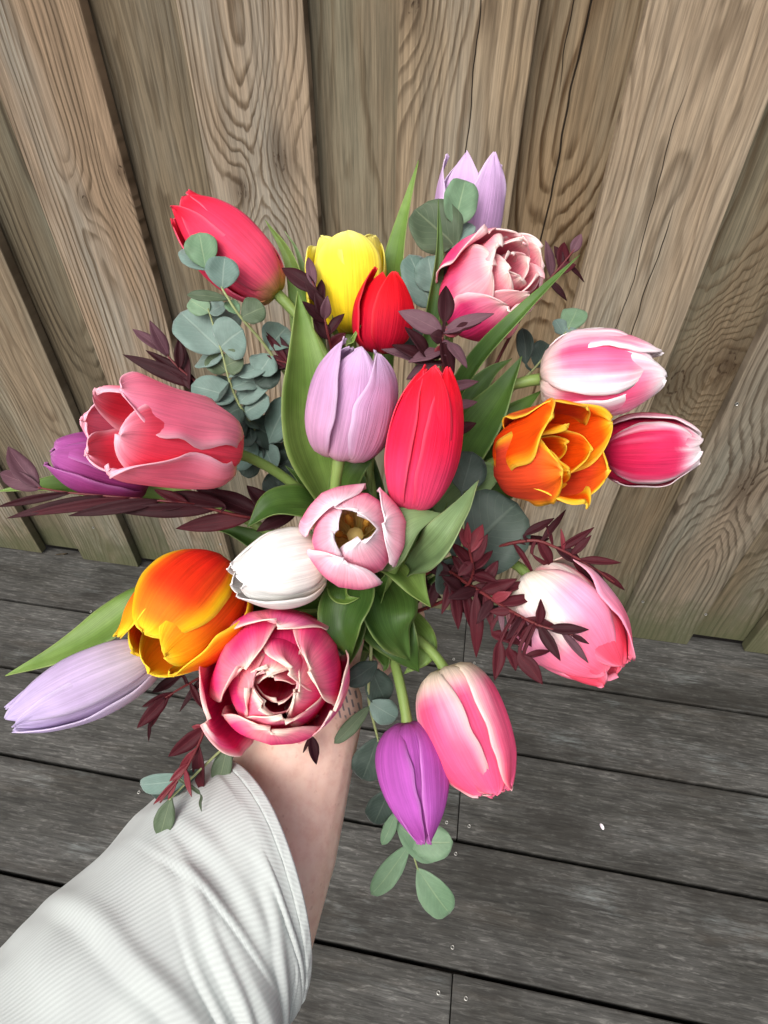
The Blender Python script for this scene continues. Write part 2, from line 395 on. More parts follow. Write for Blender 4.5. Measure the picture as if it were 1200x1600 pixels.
def leaf_material(name, c1, c2, vein, rough=.45, transl=.2, strap=False, spec=.35, sheen=0.):
    s = NT(name); uv = s.uv(); o = s.obj(); u, v, _ = s.sep(uv)
    big = s.noise(o, 28, 3, .5)
    col = s.mix(s.ramp(big, .3, .7), lin(c1), lin(c2))
    av = s.m('ABSOLUTE', s.m('SUBTRACT', u, .5))
    mid = s.m('SUBTRACT', 1., s.ramp(av, .008, .035))
    if strap:
        st = s.noise(s.map(uv, (60, 1.2, 1)), 1, 3, .5)
        k = s.m('MULTIPLY', s.m('MULTIPLY_ADD', s.ramp(st, .3, .7), .34, .80), s.m('MULTIPLY_ADD', s.noise(o, 120, 4, .6), .3, .86))
        h = st; col = s.mix(s.m('MULTIPLY', s.ramp(av, .44, .5), .5), col, lin(vein))
    else:
        vv = s.m('SINE', s.m('MULTIPLY', s.m('SUBTRACT', v, s.m('MULTIPLY', av, .7)), 60.))
        side = s.m('MULTIPLY', s.ramp(vv, .86, 1.), .35)
        mid = s.m('MAXIMUM', mid, side)
        st = s.noise(o, 260, 3, .6)
        k = s.m('MULTIPLY_ADD', st, .3, .85); h = s.m('ADD', s.m('MULTIPLY', mid, -1.), st)
        col = s.mix(s.m('MULTIPLY', mid, .42), col, lin(vein))
    col = s.mix(1., col, s.comb(k, k, k), 'MULTIPLY')
    nrm = s.bump(h, .25, .0006)
    s.fin(col, rough, nrm, spec); s.bsdf.inputs['Sheen Weight'].default_value = sheen
    s.translucent(col, transl, nrm); return s.mat
M_tleaf = leaf_material('tulip_leaf', (104, 138, 58), (134, 164, 84), (177, 190, 121), .42, .3, True)
M_tleaf_d = leaf_material('tulip_leaf_deep', (61, 93, 39), (89, 121, 54), (149, 169, 102), .4, .28, True)
M_tleaf_p = leaf_material('tulip_leaf_pale', (104, 130, 86), (128, 153, 102), (166, 180, 130), .5, .25, True)
M_euc = leaf_material('eucalyptus_leaf', (97, 123, 113), (123, 145, 136), (156, 171, 158), .62, .14, sheen=.3)
M_euc_o = leaf_material('eucalyptus_leaf_olive', (73, 89, 65), (91, 108, 80), (130, 141, 108), .55, .18, sheen=.15)
M_euc_d = leaf_material('eucalyptus_leaf_dark', (46, 61, 54), (67, 82, 73), (97, 110, 99), .55, .12, sheen=.15)
M_euc_g = leaf_material('eucalyptus_leaf_green', (102, 136, 102), (125, 154, 123), (162, 180, 140), .55, .22, sheen=.15)
M_bur = leaf_material('burgundy_leaf', (61, 19, 27), (80, 28, 36), (104, 39, 46), .55, .14, spec=.16)
M_bur_d = leaf_material('burgundy_leaf_dark', (45, 18, 23), (58, 25, 31), (76, 35, 41), .55, .10, spec=.14)
M_bur_m = leaf_material('burgundy_leaf_mauve', (82, 50, 60), (104, 73, 82), (126, 93, 99), .55, .08, spec=.2, sheen=.05)
M_bur_r = leaf_material('burgundy_leaf_red', (113, 35, 46), (132, 50, 60), (153, 78, 78), .45, .2)
MATS = dict(t=M_tleaf, T=M_tleaf_d, p=M_tleaf_p, e=M_euc, o=M_euc_o, d=M_euc_d, g=M_euc_g, b=M_bur, k=M_bur_d, m=M_bur_m, r=M_bur_r)
def stem_material(name, c1, c2):
    s = NT(name); n1 = s.noise(s.obj(), 60, 3, .5); n2 = s.noise(s.map(s.uv(), (20, 60, 1)), 1, 3)
    return s.fin(s.mix(s.m('MULTIPLY_ADD', n2, .4, s.m('MULTIPLY', n1, .6)), lin(c1), lin(c2)), .45, s.bump(n2, .15, .0005), .35)
M_stem = stem_material('tulip_stem', (104, 134, 62), (140, 160, 92))
M_estem = stem_material('eucalyptus_stem', (120, 132, 84), (158, 166, 116))
M_bstem = stem_material('burgundy_stem', (82, 28, 32), (112, 44, 44))
M_anther = plain('anther', (226, 172, 70), .8); M_pistil = plain('pistil', (232, 214, 130), .5)

# ------------------------------------------------------------------ leaves
def wprof(kind, u):
    if kind == 'tulip':
        return (.42 + .58 * sstep(0, .4, u)) * (1 - sstep(.45, 1.0, u) * .55) * (1 - u ** 5.5) if u < 1 else 0
    if kind == 'round':
        return max(0., 1 - abs((u - .46) / (.46 if u < .46 else .54)) ** 2.3) ** .55
    if kind == 'drop':
        return max(0., 1 - abs((u - .55) / (.55 if u < .55 else .45)) ** 1.9) ** (.85 if u < .55 else .6)
    return math.sin(math.pi * min(1, u) ** .85) ** .85 * (1 - .25 * u) if 0 < u < 1 else 0      # lance
def blade(name, pts, w, kind, mat, parent, nhint=None, fold=.25, curl=0., petiole=0., wave=.0, seed=0, nu=16, nv=7, twist=0.):
    """A leaf blade: path of world points, full width w (metres)."""
    path = smooth_path(pts, nu)
    ref = (nhint or CV((0, 0, -1))).normalized()
    rows = []
    tot = sum((b - a).length for a, b in zip(path, path[1:])); acc = 0
    for i, p in enumerate(path):
        if i: acc += (path[i] - path[i - 1]).length
        s_ = acc / tot
        t = (path[min(i + 1, nu - 1)] - path[max(i - 1, 0)]).normalized()
        side = t.cross(ref)
        side = side.normalized() if side.length > 1e-4 else t.orthogonal().normalized()
        n = side.cross(t).normalized()
        if twist:
            rot = Matrix.Rotation(twist * s_, 3, t); side = rot @ side; n = rot @ n
        if s_ < petiole: hw = .0009
        else: hw = max(.0006 if i == 0 else .00004, w * .5 * wprof(kind, (s_ - petiole) / (1 - petiole)))
        row = []
        for j in range(nv):
            v = j / (nv - 1) * 2 - 1
            jit = 1 + .06 * nz(seed, s_ * 5, v)
            off = fold * hw * (abs(v) ** 1.4) + curl * tot * s_ * s_
            off += wave * hw * nz(seed * 3.1, s_ * 3.3, v * 1.4) * (.3 + abs(v))
            lat = v * hw * math.sqrt(max(.2, 1 - (fold * abs(v)) ** 2 * .5)) * jit
            row.append(p + side * lat + n * off)
        rows.append(row)
    o = link_mesh(name, grid_mesh(name, rows, parent.location), mat, parent)
    md = o.modifiers.new('thickness', 'SOLIDIFY'); md.thickness = .00045; md.offset = 0
    return o

def sprig(name, label, group, cat, stem, leaves, kind, mat, smat, wmax=.0012):
    """stem: px points with depth; leaves: (bx, by, tx, ty, width[, material key[, depth shift of tip]])"""
    pw = [P(*s) for s in stem]
    root = empty(name, pw[0], label, cat, group)
    n = 8 * len(pw); path = smooth_path(pw, n)
    link_mesh('stem', grid_mesh('stem', tube_rows(path, [wmax * (1 - .6 * i / (n - 1)) for i in range(n)], 7), root.location, None, None, True), smat, root)
    spx = smooth_path([Vector((s[0], s[1], s[2])) for s in stem], n)
    rnd = random.Random(name + label)
    for q, lf in enumerate(leaves):
        bx, by, tx, ty, w = lf[:5]
        mk = MATS[lf[5]] if len(lf) > 5 and lf[5] else mat
        dz = lf[6] if len(lf) > 6 else rnd.uniform(-.008, .006)
        k = min(range(n), key=lambda i: (spx[i].x - bx) ** 2 + (spx[i].y - by) ** 2)
        d = spx[k].z
        S = path[k]; B = P(bx, by, d - .001); T = P(tx, ty, d + dz)
        mid = (B + T) / 2 + CV((0, 0, -1)) * (T - B).length * rnd.uniform(.02, .10)
        L1 = (B - S).length; L2 = (T - B).length
        pts = [S, B, mid, T] if L1 > .003 else [S, (S * .66 + T * .34) + CV((0, 0, -1)) * L2 * .04, (S * .33 + T * .67) + CV((0, 0, -1)) * L2 * .05, T]
        pet = L1 / (L1 + L2) if L1 > .003 else .0
        tilt = .35 if kind != 'lance' else .55
        nh = CV((rnd.uniform(-tilt, tilt), rnd.uniform(-tilt, tilt) - .25, -1))
        blade('leaf', pts, w / F_PX * d * (1.2 if kind == 'lance' else 1.12), kind, mk, root, nh, fold=rnd.uniform(.08, .3) if kind != 'lance' else rnd.uniform(.2, .5),
              curl=rnd.uniform(-.04, .04), petiole=pet, wave=.25 if kind != 'lance' else .15, seed=q + len(label), nu=14 if pet == 0 else 18, nv=7 if kind != 'lance' else 5)
    return root

# ------------------------------------------------------------------ tulips
BIND = (560, 985, .378); STEM_END = (505, 1120, .47)
def tulip_petal(root, base, ax, e1, e2, L, R, W, phi, rc, zc, um, tp, tq, cf, rin, skew, ripple, seed, colf, layer, lean=0., wid0=.16, nu=26, nv=19, tipcurl=0.):
    rows, cols = [], []
    for i in range(nu):
        s_ = i / (nu - 1); u = 1 - (1 - s_) ** 1.6
        def sp(t): return R * rin * interp(rc, clamp(t)) + lean * L * t * t, L * interp(zc, clamp(t))
        r, z = sp(u); ra, za = sp(u - .02); rb, zb = sp(u + .02)
        tr, tz = rb - ra, zb - za; ln = math.hypot(tr, tz) or 1; tr /= ln; tz /= ln
        if u < um: wp = wid0 + (1 - wid0) * math.sin(math.pi / 2 * u / um) ** .75
        else: wp = max(0., 1 - ((u - um) / (1 - um)) ** tp) ** (1 / tq)
        hw = max(W * wp, .00025)
        Rc = max(abs(r) * cf * (1 + .5 * max(0, u - um)), .80 * hw, .002)
        row, crow = [], []
        for j in range(nv):
            v = j / (nv - 1) * 2 - 1
            edge = 1 + .05 * nz(seed * 1.7, u * 6, v * .7) * abs(v)
            ang = clamp(v * hw * edge / Rc, -1.75, 1.75)
            lat = Rc * math.sin(ang); inn = Rc * (1 - math.cos(ang))
            rip = ripple * W * (abs(v) ** 2.2 * nz(seed, u * 4.2, v * 1.2 + 5) * 1.6 + .5 * (u ** 3) * nz(seed + 3, v * 2.6, u) + .09 * nz(seed + 8, v * 1.7, u * 2.4))
            rip += -.055 * W * math.exp(-(v / .10) ** 2) * math.sin(math.pi * min(1, u * 1.1)) * .6      # groove of the midrib
            rip += -tipcurl * W * max(0, u - .7) ** 2 * 8
            inn += rip
            rad = r - tz * inn + skew * v * R * sstep(0, .35, u); zz = z + tr * inn
            zz += .03 * L * nz(seed + 11, v * 2.2) * u ** 4
            p = base + ax * zz + (e1 * math.cos(phi) + e2 * math.sin(phi)) * rad + (e2 * math.cos(phi) - e1 * math.sin(phi)) * lat
            row.append(p); crow.append(lin(tuple(clamp(c, 0, 255) for c in colf(u, v, seed, layer))))
        rows.append(row); cols.append(crow)
    o = link_mesh('petal', grid_mesh('petal', rows, root.location, cols), M_petal, root)
    md = o.modifiers.new('thickness', 'SOLIDIFY'); md.thickness = .0006; md.offset = 0
    return o

RC = dict(closed=[(0, .12), (.10, .62), (.3, .95), (.5, 1.0), (.75, .86), (.9, .62), (1, .36)],
          bud=[(0, .12), (.10, .6), (.3, .97), (.48, 1.0), (.72, .74), (.9, .38), (1, .12)],
          cup=[(0, .12), (.10, .66), (.3, .98), (.55, 1.06), (.8, 1.02), (1, .88)],
          open=[(0, .12), (.10, .64), (.3, .96), (.6, 1.14), (.85, 1.22), (1, 1.26)],
          slim=[(0, .12), (.12, .6), (.35, .95), (.55, 1.0), (.8, .75), (1, .34)],
          splay=[(0, .12), (.15, .52), (.4, .74), (.7, .92), (1, 1.2)],
          bowl=[(0, .12), (.10, .62), (.3, .98), (.55, 1.08), (.8, .94), (1, .62)],
          urn=[(0, .12), (.10, .60), (.3, 1.0), (.5, 1.08), (.75, .86), (1, .36)],
          shut=[(0, .12), (.10, .60), (.3, .97), (.55, 1.03), (.8, .78), (1, .40)])
ZC = dict(std=[(0, 0), (.10, .035), (.3, .22), (.6, .58), (1, 1.0)], flat=[(0, 0), (.12, .03), (.35, .22), (.7, .62), (1, .92)])

def tulip(label, base, tip, rpx, colf, form='closed', roll=0., wf=.93, um=.5, tp=2.3, tq=1.7, cf=1.12, ripple=.06, skew=.06, layers=None,
          leaves=(), bend=.5, stamens=False, seed=1, lean_list=None, lean_dir=(), smat=None, tipcurl=0., stem_px=None, filler=True, wid0=.16):
    B = P(*base); T = P(*tip); ax = (T - B); L = ax.length; ax.normalize()
    d = (base[2] + tip[2]) / 2; R = rpx / F_PX * d
    e1 = ax.cross(Vector((.31, .52, .8))).normalized(); e2 = ax.cross(e1).normalized()
    tc_ = (CAM - B); roll = math.radians(roll) + math.atan2(tc_.dot(e2), tc_.dot(e1))
    root = empty('tulip', B, label, 'tulip', 'tulips in the hand-held bouquet')
    rnd = random.Random(seed * 13 + 5)
    if layers is None:
        layers = [(3, 0., 1.0, 1.0, form, 1.), (3, math.pi / 3, .88, .985, form, 1.12)]
    for li, (n, ph0, rin, lsc, fm, wk) in enumerate(layers):
        for k in range(n):
            ph = roll + ph0 + 2 * math.pi * k / n + rnd.uniform(-.07, .07)
            ln = rnd.uniform(-.02, .03) + (lean_list[(li, k)] if lean_list and (li, k) in lean_list else 0)
            if li == 0:
                rd = e1 * math.cos(ph) + e2 * math.sin(ph)
                for lx, ly, am in lean_dir: ln += am * max(0., rd.dot(CV((lx, ly, 0)).normalized())) ** 3
            rr = rin * (1 + rnd.uniform(-.02, .02))
            tulip_petal(root, B, ax, e1, e2, L * lsc * (1 + rnd.uniform(-.035, .03)), R, R * wf * wk * (.35 + .65 * rin), ph, RC[fm], ZC['flat' if fm in ('open', 'splay') else 'std'],
                        um, tp, tq, cf, rr, skew, ripple, seed * 10 + li * 4 + k * 1.37, colf, li, ln, wid0, tipcurl=tipcurl)
    # stem: from under the flower through the hand
    bd = P(*BIND); en = P(*STEM_END)
    h = rnd.uniform(0, 6.28); rr = rnd.uniform(.003, .013)
    jo = RIGHT * math.cos(h) * rr + DOWN * math.sin(h) * rr * .7
    dist = (bd - B).length
    E_ = en + jo * .9; Bj = bd + jo; sx_ = (E_ - Bj).normalized()
    c0, c1, c2, c3 = B + ax * .004, B - ax * dist * .38, Bj - sx_ * dist * .38, Bj
    path = [c0 * (1 - t) ** 3 + c1 * 3 * t * (1 - t) ** 2 + c2 * 3 * t * t * (1 - t) + c3 * t ** 3 for t in [k / 24 for k in range(25)]] + [Bj.lerp(E_, k / 5) for k in range(1, 6)]
    link_mesh('stem', grid_mesh('stem', tube_rows(path, [.0034 if i < 2 else .0030 for i in range(30)], 9), root.location, None, None, True), smat or M_stem, root)
    if stamens:
        pm = bmesh.new()
        pth = [B + ax * (.002 + .018 * k / 5) for k in range(6)]
        o = link_mesh('pistil', grid_mesh('pistil', tube_rows(pth, [.0028, .003, .003, .0028, .003, .0042], 8), root.location, None, None, True), M_pistil, root); pm.free()
        for k in range(6):
            a = k * math.pi / 3 + .3; dr = e1 * math.cos(a) + e2 * math.sin(a)
            p0 = B + ax * .003 + dr * .003; p1 = p0 + ax * .012 + dr * .005; p2 = p1 + ax * .009 + dr * .002
            o = link_mesh('stamen', grid_mesh('stamen', tube_rows(smooth_path([p0, p1, p1 + (p2 - p1) * .1, p2], 10), [.0009] * 5 + [.0019, .0021, .002, .0017, .0009], 6), root.location, None, None, True), M_anther, root)
    if filler:
        f0, f1, f2 = path[23], path[15], path[8]
        sd = CV((rnd.uniform(-1, 1), rnd.uniform(-1, 1), .3)) * .012
        blade('leaf', [f0, f1 + sd * .6 + CV((0, 0, -.004)), f2 + sd + CV((0, 0, -.002)), f2.lerp(path[4], .6) + sd * 1.6], .026, 'tulip', M_tleaf_d, root, CV((rnd.uniform(-.5, .5), -.4, -1)), fold=.4, wave=.3, seed=seed + 40, nu=22, nv=9)
    for q, lf in enumerate(leaves):
        pts_px, w, mk = lf[:3]; kw = lf[3] if len(lf) > 3 else {}
        pts_w = [P(*p) for p in pts_px]; dm = pts_px[len(pts_px) // 2][2]
        nh = CV(kw.get('n', (.15, -.3, -1)))
        blade('leaf', pts_w, w / F_PX * dm, 'tulip', MATS[mk], root, nh, fold=kw.get('fold', .35), curl=kw.get('curl', 0.), wave=kw.get('wave', .25), seed=seed + q * 3, nu=26, nv=11, twist=kw.get('twist', 0.))
    return root

def grad(stops, edge=None, e0=.55, ew=1., flame=None, streak=0., tipw=0., inner=None, sfreq=9., patch=None):
    """petal pigment: stops along the length, an edge colour, streaks that run with the veins"""
    def f(u, v, seed, layer):
        st = stops if not (inner and layer) else inner
        c = st[-1][1]
        for (a, ca), (b, cb) in zip(st, st[1:]):
            if u <= b: c = lerp(ca, cb, sstep(a, b, u)); break
        n = nz(seed * 2.3, v * sfreq, u * 1.3)
        if flame:
            fc, f0, f1, ua, ub = flame
            k = (1 - sstep(f0, f1, abs(v) + .2 * n)) * sstep(ua, ua + .15, u) * (1 - sstep(ub - .2, ub, u))
            c = lerp(c, fc, k)
        if edge:
            ev = sstep(e0, 1., max(abs(v), (u - (1 - tipw)) / tipw if tipw else 0) + streak * n)
            ev *= sstep(.0, .25, u)
            c = lerp(c, edge, ev * ew)
        if patch:
            c = lerp(c, patch, .85 * sstep(.02, .42, nz(seed * 3.7, v * 1.3, u * 2.2)) * sstep(.35, .6, u))
        rim = max(sstep(.90, 1., abs(v)), sstep(.95, 1., u)) * sstep(.1, .3, u)
        c = lerp(c, tuple(x + (255 - x) * .16 for x in c), rim)
        q = 1 + .05 * nz(seed, v * 3, u * 3)
        return tuple(x * q for x in c)
    return f

# ------------------------------------------------------------------ the twenty tulips
# leaves: ([(px, py, depth) from the base to the tip], width px, material key, options)
tulip('rose red closed tulip leaning out towards the knotty fence plank', (434, 460, .335), (283, 318, .322), 53,
      grad([(0, (190, 186, 96)), (.08, (206, 150, 104)), (.22, (236, 84, 116)), (.7, (238, 56, 92)), (1, (226, 26, 54))], (242, 96, 126), .78, .5), 'slim',
      roll=20, um=.5, tp=2.2, tq=1.4, seed=1, lean_list={(0, 2): .05},
      leaves=[([(500, 700, .36), (480, 520, .345), (455, 410, .34), (414, 343, .335)], 50, 't', dict(n=(-.6, -.2, -1), fold=.4)),
              ([(505, 690, .365), (490, 500, .352), (466, 400, .348), (445, 361, .345)], 30, 'p', dict(n=(.6, -.2, -1), fold=.4))])
tulip('bright yellow tulip standing between the pink and red buds', (548, 522, .348), (542, 376, .335), 58,
      grad([(0, (206, 176, 30)), (.3, (240, 210, 36)), (.75, (250, 230, 60)), (1, (254, 242, 120))], (254, 242, 110), .6, .6), 'cup',
      roll=5, um=.58, tp=2.8, tq=2.2, ripple=.10, seed=2,
      leaves=[([(575, 640, .36), (575, 520, .345), (572, 450, .325), (571, 412, .322)], 18, 'T'),
              ([(560, 640, .355), (535, 560, .335), (524, 520, .322), (519, 492, .318)], 26, 't'),
              ([(540, 650, .355), (545, 560, .332), (552, 530, .315), (566, 505, .312)], 22, 't')])
tulip('small scarlet red bud pressed against the yellow tulip', (592, 552, .325), (606, 422, .312), 43,
      grad([(0, (150, 14, 44)), (.35, (196, 16, 46)), (.8, (224, 14, 32)), (1, (238, 22, 28))], (242, 28, 34), .8, .6), 'shut',
      roll=30, tp=1.9, tq=1.25, um=.46, seed=3)
tulip('pale lilac tulip with narrow pointed petals, highest in the bouquet', (722, 398, .372), (742, 250, .358), 50,
      grad([(0, (216, 198, 204)), (.4, (204, 162, 208)), (1, (216, 182, 224))], (222, 194, 228), .6, .7), 'cup',
      roll=40, wf=.74, um=.42, tp=1.7, tq=1.1, cf=1.1, ripple=.1, seed=4,
      leaves=[([(600, 700, .375), (608, 520, .36), (622, 390, .352), (654, 250, .35)], 56, 't', dict(n=(-.7, -.2, -1), fold=.45)),
              ([(655, 700, .36), (672, 520, .335), (686, 410, .322), (685, 310, .32)], 28, 'T', dict(fold=.4)),])
tulip('frilled pink double tulip edged in cream, below the highest lilac one', (718, 478, .345), (815, 410, .300), 70,
      grad([(0, (236, 190, 170)), (.12, (226, 44, 108)), (.6, (236, 60, 124)), (.9, (240, 130, 160)), (1, (250, 200, 200))], (255, 226, 220), .78, .9, streak=.14, tipw=.05, patch=(252, 176, 186),
           inner=[(0, (226, 44, 90)), (.5, (240, 84, 130)), (.85, (250, 150, 168)), (1, (255, 224, 214))]), 'bowl',
      roll=35, wf=.86, um=.6, tp=2.6, tq=2.0, ripple=.15, seed=5,
      layers=[(3, 0., 1.02, .88, 'cup', 1.0), (3, 1.05, .92, .94, 'cup', 1.0), (3, .5, .74, 1.0, 'cup', 1.05), (3, 1.4, .54, 1.02, 'cup', 1.1), (3, .2, .34, 1.0, 'cup', 1.1)],
      lean_dir=((.9, .5, .22),),
      leaves=[([(660, 720, .35), (735, 585, .31), (815, 490, .288), (906, 398, .283)], 44, 'T', dict(n=(-.5, -.5, -1), fold=.5, wave=.1))])
tulip('pink and white feathered tulip lying over the orange one', (844, 592, .322), (1032, 578, .302), 68,
      grad([(0, (242, 228, 206)), (.14, (246, 214, 210)), (.4, (248, 150, 180)), (.8, (250, 140, 174)), (1, (254, 232, 236))], (255, 243, 246), .42, .95, streak=.5, tipw=.16, sfreq=15.,
           flame=((244, 92, 138), .08, .42, .2, .9)), 'closed',
      roll=-28, um=.55, tp=2.4, tq=1.9, ripple=.08, seed=6,
      layers=[(3, 0., 1.0, .93, 'closed', 1.05), (3, 1.05, .90, 1.0, 'closed', 1.15)],
      leaves=[([(690, 780, .35), (740, 690, .33), (790, 620, .322), (824, 566, .318)], 84, 'T', dict(n=(-.3, -.6, -1), fold=.3, curl=.1)),
              ([(700, 800, .35), (760, 690, .335), (800, 650, .33), (846, 610, .332)], 70, 'T', dict(n=(.2, -.5, -1))),
              ([(680, 760, .35), (715, 660, .335), (760, 590, .328), (800, 560, .326)], 60, 'T', dict(n=(-.3, -.2, -1)))])
tulip('open flaming orange tulip with ragged yellow petal edges', (796, 716, .318), (920, 702, .276), 68,
      grad([(0, (180, 84, 54)), (.2, (200, 58, 40)), (.7, (222, 74, 36)), (1, (244, 112, 20))], (255, 200, 36), .66, 1., streak=.24, tipw=.10,
           inner=[(0, (120, 30, 16)), (.3, (228, 60, 6)), (.85, (242, 84, 6)), (1, (255, 180, 20))]), 'cup',
      roll=25, wf=1.0, um=.52, tp=1.9, tq=1.5, cf=1.05, ripple=.2, seed=7, stamens=True,
      layers=[(3, 0., 1.04, 1.0, 'cup', 1.), (3, 1.05, .92, 1.04, 'open', 1.05), (3, .5, .62, .86, 'cup', .9), (2, .2, .3, .7, 'cup', .9)],
      leaves=[([(680, 800, .345), (715, 770, .33), (755, 745, .325), (800, 730, .328)], 72, 'p'),
              ([(690, 830, .345), (730, 780, .335), (780, 770, .33), (830, 760, .34)], 50, 'T')])
tulip('crimson tulip with white rimmed petals behind the orange one', (938, 706, .345), (1092, 702, .332), 56,
      grad([(0, (150, 16, 52)), (.3, (200, 26, 74)), (.7, (212, 44, 92)), (.88, (236, 140, 168)), (1, (252, 226, 232))], (254, 234, 238), .52, .97, streak=.34, tipw=.46, sfreq=13.), 'closed',
      roll=8, um=.52, tp=2.6, tq=1.9, ripple=.09, seed=8)
tulip('wide open coral pink tulip overlapping the purple one', (362, 706, .310), (152, 666, .252), 71,
      grad([(0, (240, 222, 140)), (.08, (246, 206, 160)), (.25, (255, 150, 172)), (.75, (255, 120, 152)), (1, (255, 150, 178))], (255, 186, 202), .74, .8, streak=.08, tipw=.06,
           inner=[(0, (244, 190, 130)), (.2, (250, 84, 108)), (.8, (252, 72, 98)), (1, (252, 150, 172))]), 'cup',
      roll=55, wf=1.02, um=.58, tp=2.4, tq=2.0, cf=1.0, ripple=.2, seed=9, lean_dir=((-.2, -1, .08),),
      layers=[(3, 0., 1.0, .95, 'cup', 1.), (3, 1.05, .88, .98, 'cup', 1.1)],
      leaves=[([(520, 800, .33), (470, 790, .312), (425, 792, .305), (386, 824, .305)], 76, 'T', dict(n=(0, -.8, -1), fold=.3))])
tulip('deep violet purple tulip half hidden by the coral pink one', (234, 752, .335), (80, 708, .308), 49,
      grad([(0, (124, 42, 92)), (.5, (142, 50, 108)), (1, (168, 82, 152))], (176, 94, 164), .7, .6), 'closed',
      roll=50, um=.5, tp=2.2, tq=1.7, seed=10,
      leaves=[([(300, 790, .352), (180, 770, .345), (100, 757, .34), (-6, 768, .335)], 50, 't', dict(n=(0, -.6, -1), fold=.4))])
tulip('dusty lilac closed tulip in the middle of the bouquet', (530, 716, .29), (566, 540, .272), 66,
      grad([(0, (200, 164, 166)), (.25, (202, 152, 186)), (.7, (204, 156, 198)), (1, (214, 178, 218))], (220, 186, 220), .75, .7), 'closed',
      roll=58, wf=.92, um=.46, tp=1.9, tq=1.25, ripple=.06, seed=11, lean_list={(0, 0): .03, (0, 2): .05},
      leaves=[([(520, 800, .335), (484, 690, .312), (476, 570, .304), (465, 455, .302)], 104, 't', dict(n=(.5, -.1, -1), fold=.4, wave=.1)),
              ([(520, 800, .33), (545, 740, .312), (580, 700, .308), (600, 660, .31)], 50, 'T')])
tulip('tall scarlet pink tulip beside the dusty lilac one', (642, 796, .278), (682, 578, .262), 56,
      grad([(0, (214, 80, 112)), (.3, (230, 62, 106)), (.6, (242, 30, 70)), (1, (250, 16, 40))], (248, 50, 80), .8, .5), 'slim',
      roll=52, um=.48, tp=2.0, tq=1.3, seed=12,
      leaves=[([(590, 880, .30), (606, 840, .275), (640, 812, .268), (690, 802, .272)], 92, 'p', dict(n=(0, -.6, -1), fold=-.2)),
              ([(640, 890, .30), (688, 850, .27), (722, 800, .268), (748, 750, .275)], 66, 'p', dict(n=(-.75, -.1, -.8), fold=.6, wave=.4))])
tulip('open pale pink tulip showing its yellow heart to the viewer', (558, 844, .290), (551, 826, .246), 71,
      grad([(0, (255, 232, 130)), (.28, (254, 226, 150)), (.42, (252, 190, 202)), (.6, (246, 128, 166)), (.85, (250, 176, 196)), (1, (254, 232, 240))], (254, 236, 242), .66, .8, streak=.25, tipw=.08), 'bowl',
      roll=80, wf=.98, um=.58, tp=2.4, tq=1.9, cf=1.0, ripple=.14, seed=13, stamens=True,
      layers=[(3, 0., 1.06, .90, 'bowl', 1.), (3, 1.05, .86, 1.0, 'urn', 1.12)],
      leaves=[([(590, 870, .32), (625, 890, .305), (650, 920, .298), (673, 949, .297)], 70, 't', dict(n=(.4, -.5, -1))),
              ([(530, 900, .32), (528, 925, .305), (540, 938, .30), (562, 934, .298)], 36, 't', dict(n=(0, -.8, -1))),
              ([(560, 885, .318), (548, 930, .302), (536, 975, .297), (548, 1030, .302)], 92, 'T', dict(n=(-.3, -.3, -1), fold=.3, wave=.4)),
              ([(575, 870, .335), (600, 930, .315), (612, 985, .308), (640, 1032, .316)], 108, 'T', dict(n=(.25, -.5, -1), fold=.25, wave=.5))])
tulip('plain ivory white bud tucked beside the pale pink open tulip', (506, 876, .296), (366, 906, .272), 58,
      grad([(0, (240, 206, 190)), (.2, (246, 228, 214)), (.5, (238, 236, 230)), (1, (240, 239, 236))], None), 'shut',
      roll=18, wf=1.0, um=.5, tp=2.1, tq=1.5, seed=14)
tulip('red orange tulip with yellow margins above the pale violet bud', (354, 896, .316), (226, 1026, .274), 82,
      grad([(0, (200, 50, 30)), (.25, (222, 36, 24)), (.6, (232, 52, 16)), (.85, (248, 120, 16)), (1, (255, 190, 18))], (255, 206, 22), .42, 1., streak=.14, tipw=.16,
           inner=[(0, (190, 50, 14)), (.5, (236, 84, 12)), (1, (252, 160, 18))]), 'bowl',
      roll=34, wf=.92, um=.58, tp=2.4, tq=2.0, cf=1.0, ripple=.08, seed=15,
      layers=[(3, 0., 1.0, .97, 'bowl', 1.), (3, 1.05, .88, 1.0, 'bowl', 1.1)],
      leaves=[([(330, 930, .345), (230, 940, .33), (130, 1005, .322), (8, 1056, .318)], 74, 't', dict(n=(-.2, -.7, -1), fold=.3))])
tulip('slender pale violet bud pointing down over the deck', (248, 1022, .305), (14, 1126, .278), 52,
      grad([(0, (206, 198, 186)), (.2, (206, 192, 204)), (.6, (198, 176, 212)), (1, (202, 182, 226))], (214, 196, 226), .76, .6), 'slim',
      roll=25, um=.46, tp=2.1, tq=1.3, seed=16)
